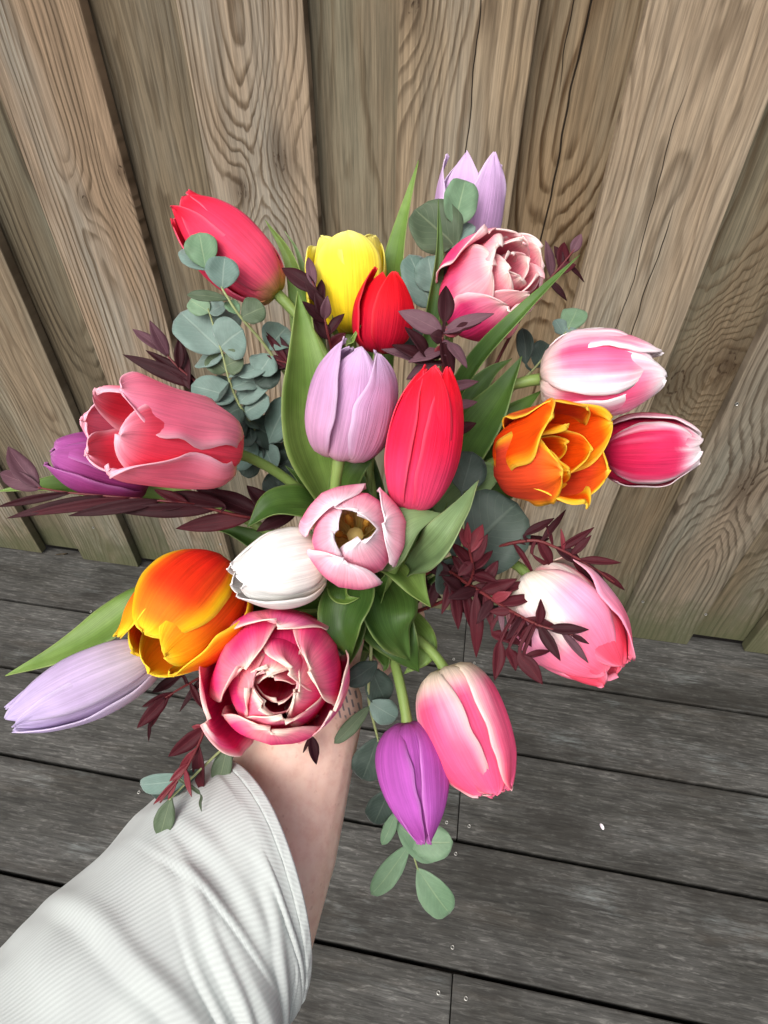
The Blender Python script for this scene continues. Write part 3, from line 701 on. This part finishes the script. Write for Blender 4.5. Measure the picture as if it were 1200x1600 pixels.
tulip('large magenta double tulip with cream edges in front of the wrist', (444, 1036, .326), (428, 1080, .258), 91,
      grad([(0, (196, 16, 60)), (.3, (228, 24, 92)), (.7, (238, 48, 120)), (.92, (244, 120, 170)), (1, (255, 216, 210))], (255, 224, 206), .76, .9, streak=.12, tipw=.07, patch=(250, 150, 160),
           inner=[(0, (190, 10, 44)), (.35, (230, 24, 80)), (.8, (242, 60, 124)), (.94, (248, 130, 156)), (1, (255, 222, 200))]), 'bowl',
      roll=20, wf=.9, um=.6, tp=2.4, tq=2.0, ripple=.12, seed=17,
      layers=[(3, 0., 1.04, .80, 'cup', 1.0), (3, 1.0, .99, .93, 'bowl', 1.08), (3, .35, .84, .97, 'urn', 1.15), (3, 1.45, .66, .98, 'bowl', 1.15), (3, .5, .47, .96, 'bowl', 1.2), (2, .1, .27, .9, 'bowl', 1.25)],
      lean_dir=((-.9, .5, .15), (.1, 1, .15)),
      leaves=[([(545, 930, .355), (540, 965, .33), (545, 1000, .322), (545, 1040, .32)], 92, 'T', dict(n=(-.1, -.5, -1)))])
tulip('cream based pink tulip drooping over the deck beside the violet bud', (694, 1044, .327), (772, 1240, .298), 66,
      grad([(0, (222, 208, 172)), (.12, (234, 216, 194)), (.36, (244, 174, 192)), (.75, (246, 104, 142)), (1, (250, 88, 116))], (242, 220, 210), .66, .7, streak=.1,
           flame=((246, 92, 138), .1, .8, .22, 1.3)), 'closed',
      roll=52, um=.5, tp=2.7, tq=2.1, ripple=.08, seed=18,
      leaves=[([(575, 890, .36), (600, 960, .335), (628, 1010, .322), (655, 1050, .328)], 104, 'T', dict(n=(-.3, -.5, -1), fold=.3)),
              ([(600, 950, .365), (648, 985, .345), (664, 1020, .337), (630, 1054, .334)], 52, 't', dict(n=(.2, -.2, -1)))])
tulip('closed violet bud hanging lowest below the bouquet', (636, 1128, .318), (662, 1318, .302), 55,
      grad([(0, (164, 80, 152)), (.3, (172, 80, 168)), (.7, (184, 90, 182)), (1, (166, 72, 158))], (196, 106, 192), .8, .5), 'bud',
      roll=57, wf=1.0, um=.46, tp=2.0, tq=1.3, seed=19)
tulip('big blush white and pink tulip behind the burgundy twigs', (828, 900, .312), (962, 1058, .280), 80,
      grad([(0, (242, 234, 204)), (.25, (244, 228, 214)), (.5, (248, 172, 206)), (.8, (250, 122, 156)), (1, (250, 92, 122))], (248, 150, 182), .5, .7, streak=.2,
           flame=((248, 238, 228), .05, .5, -.2, .8), inner=[(0, (240, 200, 190)), (.4, (248, 112, 146)), (1, (250, 80, 108))]), 'closed',
      roll=12, wf=1.0, um=.56, tp=2.4, tq=2.0, ripple=.08, seed=20,
      layers=[(3, 0., 1.0, .94, 'closed', 1.05), (3, 1.05, .84, 1.0, 'closed', 1.15)])

# ------------------------------------------------------------------ eucalyptus
EG = 'eucalyptus sprigs in the bouquet'
sprig('eucalyptus_sprig', 'leafy blue grey eucalyptus branch above the coral pink tulip', EG, 'eucalyptus',
      [(520, 900, .37), (470, 800, .36), (415, 700, .345), (368, 620, .332), (345, 545, .325), (325, 482, .32)],
      [(338, 548, 282, 488, 66, 'e'), (345, 545, 380, 515, 60, 'e'), (322, 490, 296, 468, 30, 'g'), (327, 488, 353, 476, 26, 'e'), (350, 578, 326, 556, 34, 'o'), (352, 575, 380, 560, 36, 'o'),
       (372, 585, 420, 572, 26, 'e'), (370, 622, 298, 602, 40, 'e'), (372, 626, 436, 578, 40, 'e'), (378, 640, 336, 655, 52, 'd'), (385, 645, 420, 620, 44, 'e'),
       (400, 690, 358, 726, 44, 'e'), (415, 700, 428, 735, 36, 'e'), (420, 690, 455, 622, 50, 'e'), (440, 730, 478, 766, 48, 'd'), (430, 690, 478, 655, 26, 'e'), (400, 672, 372, 690, 40, 'd'),
       (450, 760, 410, 770, 50, 'd'), (455, 770, 490, 720, 50, 'd'), (440, 740, 470, 690, 50, 'd'), (352, 560, 312, 566, 44, 'e', .01), (362, 600, 330, 628, 46, 'd', .012), (378, 636, 412, 656, 48, 'd', .012), (395, 665, 440, 690, 50, 'd', .012), (365, 605, 408, 592, 36, 'e', .008), (408, 690, 380, 742, 44, 'd', .012), (385, 650, 350, 690, 46, 'd', .014), (425, 715, 462, 735, 46, 'd', .01), (340, 520, 372, 490, 34, 'e', .01), (455, 770, 500, 790, 50, 'd', .01)], 'round', M_euc, M_estem)
sprig('eucalyptus_sprig', 'short eucalyptus twig in front of the rose red tulip', EG, 'eucalyptus',
      [(530, 760, .37), (480, 640, .35), (420, 548, .325), (372, 490, .312), (340, 440, .308), (322, 420, .306)],
      [(320, 422, 312, 364, 46, 'g'), (322, 424, 290, 386, 40, 'e', .008), (346, 452, 352, 402, 48, 'e'), (356, 466, 292, 460, 17, 'o'), (372, 500, 414, 480, 42, 'o'), (372, 496, 356, 470, 22, 'g'),
       (418, 548, 448, 512, 50, 'e', .01), (425, 552, 405, 585, 44, 'e'), (440, 575, 400, 600, 44, 'd')], 'drop', M_euc_g, M_estem)
sprig('eucalyptus_sprig', 'olive round leaved eucalyptus in front of the highest lilac tulip', EG, 'eucalyptus',
      [(620, 800, .375), (655, 600, .355), (680, 450, .34), (700, 380, .335), (712, 345, .333)],
      [(708, 384, 648, 326, 76, 'o', -.002), (708, 352, 726, 284, 50, 'g'), (668, 484, 640, 396, 54, 'e', -.004), (680, 460, 668, 400, 46, 'e'), (702, 390, 738, 352, 34, 'e', .004), (690, 440, 712, 390, 40, 'e'),
       (660, 560, 640, 500, 50, 'd')], 'round', M_euc_o, M_estem)
sprig('eucalyptus_sprig', 'small eucalyptus tip above the pink feathered tulip', EG, 'eucalyptus',
      [(700, 800, .37), (780, 640, .355), (840, 570, .345), (890, 512, .338)],
      [(886, 520, 902, 482, 36, 'g'), (880, 524, 866, 500, 24, 'e'), (838, 575, 856, 538, 40, 'd'), (822, 570, 816, 514, 24, 'd'), (880, 530, 905, 520, 22, 'e')], 'drop', M_euc_d, M_estem)
sprig('eucalyptus_sprig', 'broad dark eucalyptus leaves between the scarlet and orange tulips', EG, 'eucalyptus',
      [(600, 960, .37), (660, 910, .34), (705, 880, .318), (722, 850, .312), (724, 780, .315)],
      [(716, 880, 808, 786, 118, 'd', -.004), (722, 765, 738, 706, 52, 'd', .004), (712, 870, 700, 930, 60, 'd')], 'round', M_euc_d, M_estem)
sprig('eucalyptus_sprig', 'long eucalyptus twig hanging down behind the violet bud', EG, 'eucalyptus',
      [(590, 900, .345), (582, 960, .332), (579, 1035, .328), (576, 1090, .33), (590, 1152, .335), (612, 1240, .34), (638, 1312, .342), (654, 1362, .342)],
      [(588, 1036, 540, 1068, 32, 'd', -.006), (578, 1096, 620, 1122, 36, 'e'), (577, 1100, 522, 1162, 20, 'o', -.008), (588, 1152, 566, 1218, 48, 'd'), (582, 1040, 602, 1096, 40, 'd', .01),
       (608, 1234, 584, 1288, 42, 'd'), (618, 1268, 597, 1320, 18, 'g'), (636, 1312, 708, 1316, 46, 'g'), (640, 1320, 580, 1398, 30, 'g'), (652, 1356, 702, 1426, 46, 'g'), (622, 1290, 692, 1332, 44, 'g', .006)],
      'drop', M_euc_d, M_estem)
sprig('eucalyptus_sprig', 'thin eucalyptus twig dangling over the white sleeve', EG, 'eucalyptus',
      [(520, 1040, .35), (430, 1110, .318), (360, 1160, .302), (300, 1215, .29), (264, 1250, .282)],
      [(356, 1162, 342, 1228, 28, 'o'), (266, 1246, 250, 1308, 28, 'o'), (300, 1212, 218, 1226, 30, 'e', .012), (310, 1205, 240, 1240, 30, 'd', .016), (400, 1130, 352, 1152, 26, 'o')], 'drop', M_euc_o, M_estem, .0011)

# ------------------------------------------------------------------ burgundy foliage
BG_ = 'burgundy twigs in the bouquet'
sprig('burgundy_sprig', 'dark burgundy twig rising above the coral pink tulip', BG_, 'foliage',
      [(480, 800, .36), (400, 700, .35), (325, 615, .34), (280, 575, .334), (252, 545, .332)],
      [(318, 606, 192, 554, 22, 'k'), (306, 604, 228, 548, 18, 'k'), (262, 556, 234, 500, 20, 'm'), (254, 552, 206, 512, 18, 'm'), (276, 578, 281, 526, 15, 'k'), (296, 606, 288, 540, 22, 'k')], 'lance', M_bur_d, M_bstem)
sprig('burgundy_sprig', 'long horizontal burgundy branch below the purple tulip', BG_, 'foliage',
      [(540, 830, .36), (470, 800, .335), (390, 808, .318), (300, 788, .308), (200, 778, .305), (110, 770, .306), (60, 762, .31)],
      [(336, 800, 176, 798, 22, 'k'), (250, 786, 108, 806, 20, 'k'), (160, 780, 10, 810, 17, 'k'), (206, 782, 34, 806, 16, 'b'), (110, 774, -4, 792, 13, 'k'), (396, 806, 274, 826, 26, 'b'), (350, 790, 256, 768, 24, 'k'),
       (410, 800, 306, 766, 34, 'k'), (430, 800, 386, 758, 30, 'k'), (290, 792, 230, 800, 16, 'k'), (60, 765, 14, 700, 30, 'm', .01), (64, 766, -4, 738, 28, 'm', .012), (460, 806, 400, 830, 26, 'k'), (300, 786, 240, 764, 16, 'b')],
      'lance', M_bur_d, M_bstem)
sprig('burgundy_sprig', 'dark burgundy twig in front of the yellow tulip', BG_, 'foliage',
      [(560, 760, .355), (530, 600, .335), (512, 520, .318), (500, 470, .314), (488, 440, .314)],
      [(490, 460, 440, 418, 26, 'k', .006), (487, 452, 481, 400, 16, 'm'), (498, 482, 503, 438, 18, 'k'), (506, 500, 512, 462, 16, 'm'), (506, 500, 492, 455, 18, 'k'), (512, 522, 538, 490, 18, 'k'), (508, 505, 470, 470, 18, 'k'),
       (514, 530, 490, 495, 20, 'k'), (516, 540, 540, 520, 20, 'b'), (500, 475, 476, 440, 16, 'k')], 'lance', M_bur_d, M_bstem)
sprig('burgundy_sprig', 'small spiky burgundy tip left of the tall green leaf', BG_, 'foliage',
      [(540, 760, .36), (500, 640, .345), (464, 578, .33), (432, 562, .326)],
      [(462, 576, 392, 560, 12, 'k'), (450, 570, 412, 516, 12, 'b'), (464, 582, 414, 552, 14, 'b'), (466, 582, 438, 526, 14, 'k'), (470, 590, 443, 610, 16, 'b'), (466, 570, 470, 530, 14, 'k'), (455, 570, 425, 575, 12, 'k')], 'lance', M_bur, M_bstem)
sprig('burgundy_sprig', 'mauve brown whorled twig between the small red bud and pink double tulip', BG_, 'foliage',
      [(640, 820, .34), (686, 680, .305), (692, 590, .288), (690, 545, .280), (692, 520, .279)],
      [(694, 520, 622, 486, 30, 'm'), (694, 505, 696, 448, 26, 'k'), (700, 515, 772, 490, 22, 'm'), (704, 520, 752, 505, 24, 'k'), (700, 530, 704, 598, 26, 'k'), (688, 550, 638, 566, 26, 'm'), (692, 540, 704, 556, 24, 'm'), (692, 520, 724, 516, 20, 'r'),
       (670, 560, 632, 512, 26, 'k'), (676, 565, 612, 540, 24, 'k'), (668, 570, 596, 545, 22, 'm'), (680, 570, 634, 592, 22, 'm'), (690, 530, 672, 524, 22, 'k'), (700, 610, 748, 596, 16, 'm'), (700, 640, 746, 628, 18, 'm'), (698, 680, 744, 662, 22, 'k'),
       (690, 540, 684, 560, 18, 'r'), (700, 535, 730, 575, 22, 'm')],
      'lance', M_bur_m, M_bstem)
sprig('burgundy_sprig', 'curled burgundy tip above the frilled pink double tulip', BG_, 'foliage',
      [(700, 720, .37), (800, 520, .352), (852, 445, .342), (880, 412, .338), (902, 384, .336)],
      [(858, 430, 852, 376, 18, 'm'), (874, 418, 882, 378, 22, 'b'), (892, 394, 908, 366, 16, 'm'), (884, 410, 914, 440, 10, 'k'), (862, 440, 886, 470, 10, 'k'), (870, 425, 900, 414, 20, 'b'), (878, 410, 866, 384, 12, 'k')], 'lance', M_bur, M_bstem)
sprig('burgundy_sprig', 'wiry burgundy twig beside the crimson and orange tulips, over the fence foot', BG_, 'foliage',
      [(620, 940, .36), (740, 870, .318), (822, 845, .30), (870, 856, .296), (925, 886, .294), (960, 910, .294)],
      [(820, 836, 866, 810, 14, 'k'), (846, 848, 884, 796, 11, 'k'), (878, 856, 928, 824, 14, 'b'), (896, 862, 924, 836, 12, 'b'), (908, 874, 970, 880, 13, 'b'), (934, 892, 976, 922, 11, 'b'), (842, 850, 864, 888, 20, 'b'), (866, 858, 908, 880, 20, 'k'),
       (905, 878, 950, 926, 18, 'k'), (800, 850, 836, 900, 10, 'b'), (832, 866, 880, 900, 7, 'b'), (860, 856, 852, 815, 7, 'b'), (880, 862, 876, 826, 7, 'r'), (812, 846, 858, 842, 16, 'k'), (890, 870, 920, 905, 12, 'b')], 'lance', M_bur, M_bstem)
sprig('burgundy_sprig', 'large burgundy branch crossing the blush white tulip', BG_, 'foliage',
      [(610, 940, .355), (680, 890, .32), (735, 915, .30), (790, 950, .284), (840, 976, .272), (880, 988, .267), (902, 994, .265)],
      [(858, 978, 920, 984, 17, 'k'), (822, 966, 874, 982, 17, 'b'), (842, 974, 844, 936, 16, 'b'), (798, 954, 830, 1010, 22, 'b'), (838, 982, 876, 1032, 18, 'k'), (876, 992, 920, 1036, 13, 'm'), (892, 994, 921, 1006, 8, 'k'),
       (780, 946, 786, 992, 9, 'm'), (784, 944, 838, 930, 18, 'b'), (744, 930, 744, 1028, 20, 'b'), (768, 985, 818, 1006, 19, 'b'), (782, 1000, 772, 1062, 20, 'b'), (796, 1010, 806, 1048, 18, 'b'), (812, 1018, 848, 1068, 24, 'b'), (818, 1022, 858, 1018, 10, 'b'),
       (752, 920, 808, 904, 22, 'b'), (760, 925, 832, 908, 15, 'b'), (700, 900, 660, 880, 22, 'k'), (690, 895, 720, 890, 16, 'k'), (684, 905, 668, 954, 17, 'k'), (710, 915, 716, 984, 20, 'b'), (704, 905, 722, 954, 18, 'k'), (726, 920, 736, 982, 16, 'b'),
       (745, 925, 700, 935, 18, 'k'), (770, 940, 745, 975, 16, 'k'), (815, 960, 790, 1000, 16, 'k'), (720, 905, 760, 890, 18, 'b'), (770, 935, 800, 925, 16, 'r'), (650, 915, 690, 935, 18, 'k'), (665, 905, 650, 945, 18, 'k'), (690, 900, 740, 945, 18, 'k'), (730, 912, 775, 960, 16, 'k'), (705, 900, 690, 960, 16, 'b'), (755, 928, 770, 985, 14, 'b'), (800, 955, 765, 955, 14, 'b'), (740, 918, 790, 920, 16, 'b'), (835, 974, 810, 1000, 12, 'b'), (700, 896, 735, 875, 16, 'b')], 'lance', M_bur, M_bstem)
sprig('burgundy_sprig', 'upright reddish burgundy tip in front of the broad dark eucalyptus leaf', BG_, 'foliage',
      [(640, 960, .35), (712, 930, .31), (738, 900, .29), (734, 862, .28), (726, 836, .276)],
      [(738, 862, 754, 820, 20, 'r'), (742, 876, 762, 834, 18, 'b'), (728, 858, 714, 820, 16, 'r'), (742, 884, 704, 848, 22, 'b'), (744, 906, 706, 868, 20, 'b'), (756, 908, 778, 876, 18, 'b'), (732, 850, 730, 816, 12, 'r'), (745, 890, 770, 860, 16, 'b'),
       (735, 880, 715, 900, 18, 'b'), (745, 900, 780, 910, 18, 'b'), (720, 920, 690, 900, 20, 'k'), (715, 925, 730, 960, 20, 'k')], 'lance', M_bur_r, M_bstem)
sprig('burgundy_sprig', 'drooping burgundy twig below the red orange tulip', BG_, 'foliage',
      [(520, 1000, .355), (420, 1010, .335), (330, 1050, .32), (285, 1074, .312), (258, 1090, .308)],
      [(262, 1086, 214, 1138, 20, 'b'), (284, 1056, 238, 1082, 16, 'k'), (258, 1092, 232, 1140, 16, 'b'), (272, 1082, 222, 1104, 14, 'b'), (300, 1072, 320, 1110, 10, 'b'), (320, 1058, 280, 1112, 10, 'k'), (236, 1125, 232, 1160, 5, 'k')], 'lance', M_bur, M_bstem)
sprig('burgundy_sprig', 'reddish burgundy twig hanging over the rolled white cuff', BG_, 'foliage',
      [(500, 1030, .35), (390, 1080, .32), (335, 1110, .304), (312, 1160, .294), (288, 1205, .286), (250, 1254, .28)],
      [(318, 1138, 262, 1184, 24, 'b'), (310, 1165, 316, 1244, 20, 'b'), (296, 1195, 264, 1222, 12, 'r'), (284, 1212, 240, 1256, 10, 'r'), (290, 1205, 300, 1245, 9, 'r'), (330, 1122, 350, 1168, 10, 'b'), (322, 1135, 300, 1135, 12, 'r'), (275, 1225, 262, 1250, 8, 'r'),
       (312, 1240, 315, 1268, 4, 'o'), (306, 1170, 280, 1200, 10, 'r')], 'lance', M_bur, M_bstem)
sprig('burgundy_sprig', 'single burgundy leaf tip peeping below the magenta double tulip', BG_, 'foliage',
      [(520, 1040, .35), (500, 1100, .318), (486, 1150, .31)],
      [(484, 1152, 494, 1194, 17, 'k'), (480, 1154, 474, 1176, 6, 'k')], 'lance', M_bur_d, M_bstem)

# ------------------------------------------------------------------ the person's arm, hand and sleeve
def skin_material():
    s = NT('skin'); o = s.obj()
    a = s.noise(o, 55, 4, .6); b = s.noise(o, 420, 3, .6); fr = s.noise(o, 190, 2, .5)
    col = s.mix(s.ramp(a, .3, .7), lin((226, 188, 169)), lin((233, 200, 183)))
    mo = s.noise(o, 130, 5, .65)
    col = s.mix(s.m('MULTIPLY', s.ramp(mo, .42, .7), .35), col, lin((203, 142, 125)))
    col = s.mix(s.m('MULTIPLY', s.ramp(fr, .66, .74), .3), col, lin((167, 110, 87)))
    return s, o, col, b
root_p = P(455, 1140, .345)
person = empty('person', root_p, 'forearm and hand in a white sleeve holding up the flower bouquet', 'person')
s, o_, col, b = skin_material()
# fine dashes tattooed round the wrist below the little finger side
tc = P(549, 1082, .335) - root_p
tx = s.n.new('ShaderNodeVectorMath'); tx.operation = 'SUBTRACT'; s.t.links.new(o_, tx.inputs[0]); tx.inputs[1].default_value = tc
def dotv(d):
    n = s.n.new('ShaderNodeVectorMath'); n.operation = 'DOT_PRODUCT'; s.t.links.new(tx.outputs[0], n.inputs[0]); n.inputs[1].default_value = d; return n.outputs['Value']
du = dotv(CV((.97, -.25, 0))); dv = dotv(CV((.3, -.95, 0)))
iu = s.m('DIVIDE', du, .0026); cu = s.m('FLOOR', iu); fu = s.m('ABSOLUTE', s.m('SUBTRACT', s.m('FRACT', iu), .5))
iv = s.m('ADD', s.m('DIVIDE', dv, .0062), s.m('MULTIPLY', cu, .37)); fv = s.m('ABSOLUTE', s.m('SUBTRACT', s.m('FRACT', iv), .5))
dash = s.m('MULTIPLY', s.m('SUBTRACT', 1., s.ramp(fu, .13, .24)), s.m('SUBTRACT', 1., s.ramp(fv, .26, .36)))
reach = s.m('SUBTRACT', 1., s.ramp(s.m('ABSOLUTE', dv), .013, .016)); reach = s.m('MULTIPLY', reach, s.m('SUBTRACT', 1., s.ramp(s.m('ABSOLUTE', du), .018, .022)))
col = s.mix(s.m('MULTIPLY', s.m('MULTIPLY', dash, reach), .8), col, lin((84, 88, 104)))
s.bsdf.inputs['Subsurface Weight'].default_value = .12; s.bsdf.inputs['Subsurface Radius'].default_value = (.008, .003, .0015)
s.bsdf.inputs['Subsurface Scale'].default_value = .5
M_skin = s.fin(col, .5, s.bump(b, .12, .0004), .35)

def capsule(bm, a, b, ra, rb, flat=None, n=14, m_=5):
    """tapered capsule from a to b; flat = (axis, factor) squashes it along a direction"""
    ax = (b - a); L = ax.length; ax.normalize()
    e = (flat[0] - ax * flat[0].dot(ax)).normalized() if flat else ax.orthogonal().normalized()
    g_ = ax.cross(e); fk = flat[1] if flat else 1.
    rings = []
    for k in range(m_):
        t = math.pi / 2 * (k + .5) / m_; rings.append((a - ax * ra * math.cos(t), ra * math.sin(t)))
    for k in range(9): rings.append((a + ax * L * k / 8, ra + (rb - ra) * k / 8))
    for k in range(m_):
        t = math.pi / 2 * (1 - (k + .5) / m_); rings.append((b + ax * rb * math.cos(t), rb * math.sin(t)))
    vs = [[bm.verts.new(c + (e * math.cos(2 * math.pi * q / n) * fk + g_ * math.sin(2 * math.pi * q / n)) * r) for q in range(n)] for c, r in rings]
    for A, B in zip(vs, vs[1:]):
        for q in range(n): bm.faces.new((A[q], A[(q + 1) % n], B[(q + 1) % n], B[q]))
    bm.faces.new(vs[0][::-1]); bm.faces.new(vs[-1])
bm = bmesh.new()
Bd = P(*BIND); sx = (P(*STEM_END) - Bd).normalized(); wr = P(482, 1108, .350)
hd = (Bd - wr); hd = (hd - sx * hd.dot(sx)).normalized(); nm = hd.cross(sx).normalized()
if nm.dot(RIGHT) > 0: nm = -nm                      # from the stems to the palm
toCam = CV((0, 0, -1))
el = P(330, 1560, .30); fm_ = P(424, 1325, .325)
capsule(bm, el, fm_, .046, .0385, (toCam, .88), 20); capsule(bm, fm_, wr, .0385, .0345, (toCam, .80), 20)
for i in range(4):
    so = sx * ((i - 1.5) * .0185)
    K = Bd + nm * .020 + hd * .030 + so
    capsule(bm, wr + sx * (i - 1.5) * .008, K, .0175, .0115)
    q1 = Bd + nm * -.006 + hd * .034 + so; q2 = Bd - nm * .0275 + hd * .012 + so * .96; q3 = Bd - nm * .024 - hd * (.010 - .002 * abs(i - 1)) + so * .93
    r = (.0092, .0096, .009, .0078)[i]
    capsule(bm, K, q1, r * 1.12, r * 1.02); capsule(bm, q1, q2, r * 1.02, r * .94); capsule(bm, q2, q3, r * .94, r * .82)
t0 = wr + hd * .012 - sx * .016 - nm * .004; t1 = Bd - hd * .022 - sx * .040 + nm * .004; t2 = Bd + hd * .004 - sx * .043 - nm * .016; t3 = Bd + hd * .022 - sx * .040 - nm * .022
capsule(bm, t0, t1, .0165, .0118); capsule(bm, t1, t2, .0118, .0102); capsule(bm, t2, t3, .0102, .0085)
for v in bm.verts: v.co -= root_p
me = bpy.data.meshes.new('arm_and_hand'); bm.to_mesh(me); bm.free()
arm = link_mesh('arm_and_hand', me, M_skin, person)
rm = arm.modifiers.new('join', 'REMESH'); rm.mode = 'VOXEL'; rm.voxel_size = .0016; rm.use_smooth_shade = True
sm = arm.modifiers.new('soften', 'SMOOTH'); sm.factor = .5; sm.iterations = 9

# sleeve: rings from the cuff back towards the shoulder; each ring by its silhouette ends in the photo and its depth
def fabric_material():
    s = NT('white_twill'); uv = s.uv(); o = s.obj(); u, v, _ = s.sep(uv)
    w = s.noise(o, 30, 3, .5)
    ph = s.m('ADD', s.m('MULTIPLY', u, 210.), s.m('ADD', s.m('MULTIPLY', v, 26.), s.m('MULTIPLY', w, .5)))
    rib = s.m('MULTIPLY_ADD', s.m('SINE', s.m('MULTIPLY', ph, 6.28318)), .5, .5)
    th = s.noise(s.map(uv, (700, 500, 1)), 1, 2)
    k = s.m('MULTIPLY', s.m('MULTIPLY_ADD', rib, .09, .92), s.m('MULTIPLY_ADD', th, .10, .95))
    col = s.mix(1., s.mix(s.ramp(w, .3, .7), lin((177, 181, 179)), lin((186, 191, 188))), s.comb(k, k, k), 'MULTIPLY')
    s.bsdf.inputs['Sheen Weight'].default_value = .2
    nr = s.bump(s.m('ADD', rib, s.m('MULTIPLY', th, .4)), .2, .0005)
    s.fin(col, .85, nr, .15); s.translucent(col, .06); return s.mat
M_fab = fabric_material()
RINGS = [  # (left end px), (right end px), depth left, depth right, near bulge (px vector), bulge depth
    ((326, 1192), (424, 1572), .336, .306, (88, -14), .056),
    ((300, 1202), (412, 1600), .333, .302, (78, 4), .058),
    ((212, 1276), (404, 1668), .325, .290, (62, 10), .062),
    ((110, 1380), (370, 1780), .312, .276, (40, 10), .060),
    ((4, 1488), (330, 1900), .300, .262, (24, 10), .058),
    ((-130, 1620), (260, 2050), .285, .25, (10, 10), .056)]
def ring_pt(k, a):
    # interpolate ring k (float) and return the point at angle a
    i = min(int(k), len(RINGS) - 2); t = k - i
    t_ = t
    def lp(x, y): return x + (y - x) * t_
    A, B_ = RINGS[i], RINGS[i + 1]
    l = [lp(A[0][q], B_[0][q]) for q in (0, 1)]; r = [lp(A[1][q], B_[1][q]) for q in (0, 1)]
    dl, dr = lp(A[2], B_[2]), lp(A[3], B_[3]); bx, by = lp(A[4][0], B_[4][0]), lp(A[4][1], B_[4][1]); bd = lp(A[5], B_[5])
    Lp, Rp = P(l[0], l[1], dl), P(r[0], r[1], dr)
    c = (Lp + Rp) / 2; ea = (Rp - Lp) / 2
    dm = (dl + dr) / 2
    near = P((l[0] + r[0]) / 2 + bx, (l[1] + r[1]) / 2 + by, dm - bd) - c
    ca, sa = math.cos(a), math.sin(a)
    # a little squarer than an ellipse
    ca = math.copysign(abs(ca) ** .9, ca); sa = math.copysign(abs(sa) ** .9, sa)
    return c - ea * ca + near * sa * (1 if sa > 0 else .75), c
NA, NK = 180, 150
rows = []
for i in range(NK + 1):
    k = (i / NK) ** 1.15 * (len(RINGS) - 1.001)
    row = []
    for j in range(NA):
        a = 2 * math.pi * j / NA
        p, c = ring_pt(k, a)
        out = (p - c).normalized()
        x = k; ang = a
        w = 0
        dpt = sstep(.35, 1.3, k)
        w += .0021 * nz(math.cos(ang) * 1.6 + 3, math.sin(ang) * 1.6, k * 1.25) * (.35 + dpt)
        w += .0010 * nz(math.cos(ang) * 3.1 + 9, math.sin(ang) * 3.1, k * 2.2 + 4) * (.2 + dpt)
        # slanting pull folds across the upper side
        for (k0, sl, wd, amp, a0, aw) in ((1.35, .55, .12, .0016, 1.9, .5), (1.62, -.35, .13, .0018, 1.15, .6), (2.30, .30, .08, .0030, 1.9, .8), (2.95, -.25, .14, .0034, 1.5, 1.0), (.80, -.6, .07, .0016, 1.75, .4), (1.95, -.5, .045, .0018, 1.25, .45), (2.62, .4, .05, .0022, 1.85, .5), (1.2, .9, .04, .0012, 2.3, .3)):
            da = (ang - a0)
            q = (k - k0 - sl * da - .10 * nz(k0, da * 2)) / wd
            w += amp * math.exp(-(da / aw) ** 2) * (math.exp(-q * q) - .6 * math.exp(-((q - 1.5) ** 2)))
        # turned hem: a stitched band 8 mm wide at the cuff
        hem = 1 - sstep(.30, .345, k); stitch = math.exp(-((k - .345) / .02) ** 2)
        w += .0007 * hem - .0010 * stitch + .0005 * hem * math.sin(ang * 34 + 3 * nz(ang * 3)) * sstep(0, .3, k)
        row.append(p + out * w)
    rows.append(row)
# turn the hem inside
inner = []
for sft in (.0, .3, 1.0):
    inner.insert(0, [p + (c_ - p).normalized() * (.0016 if sft else .0008) + (q - p) * sft * 6 for p, q, c_ in [(rows[0][j], rows[3][j], ring_pt(0, 0)[1]) for j in range(NA)]])
rows = inner + rows
sl = link_mesh('sleeve', grid_mesh('sleeve', rows, root_p, None, None, True), M_fab, person)
sl['label'] = 'loose white twill sleeve with a stitched hem'
md = sl.modifiers.new('thickness', 'SOLIDIFY'); md.thickness = .0007; md.offset = -1

# ------------------------------------------------------------------ small things on the deck
M_fallen = NT('fallen_petal'); M_fallen = M_fallen.fin(M_fallen.mix(M_fallen.ramp(M_fallen.noise(M_fallen.obj(), 300, 2), .3, .7), lin((236, 220, 232)), lin((248, 240, 244))), .5)
q = ray_deck(940, 1292)
rt = empty('fallen_petal', q, 'small pale petal fragment lying alone on the deck', 'petal')
blade('petal', [q + Vector((-.002, .0042, .0012)), q + Vector((0, 0, .0022)), q + Vector((.002, -.0045, .0012))], .0055, 'round', M_fallen, rt, Vector((0, 0, 1)), .3, 0)
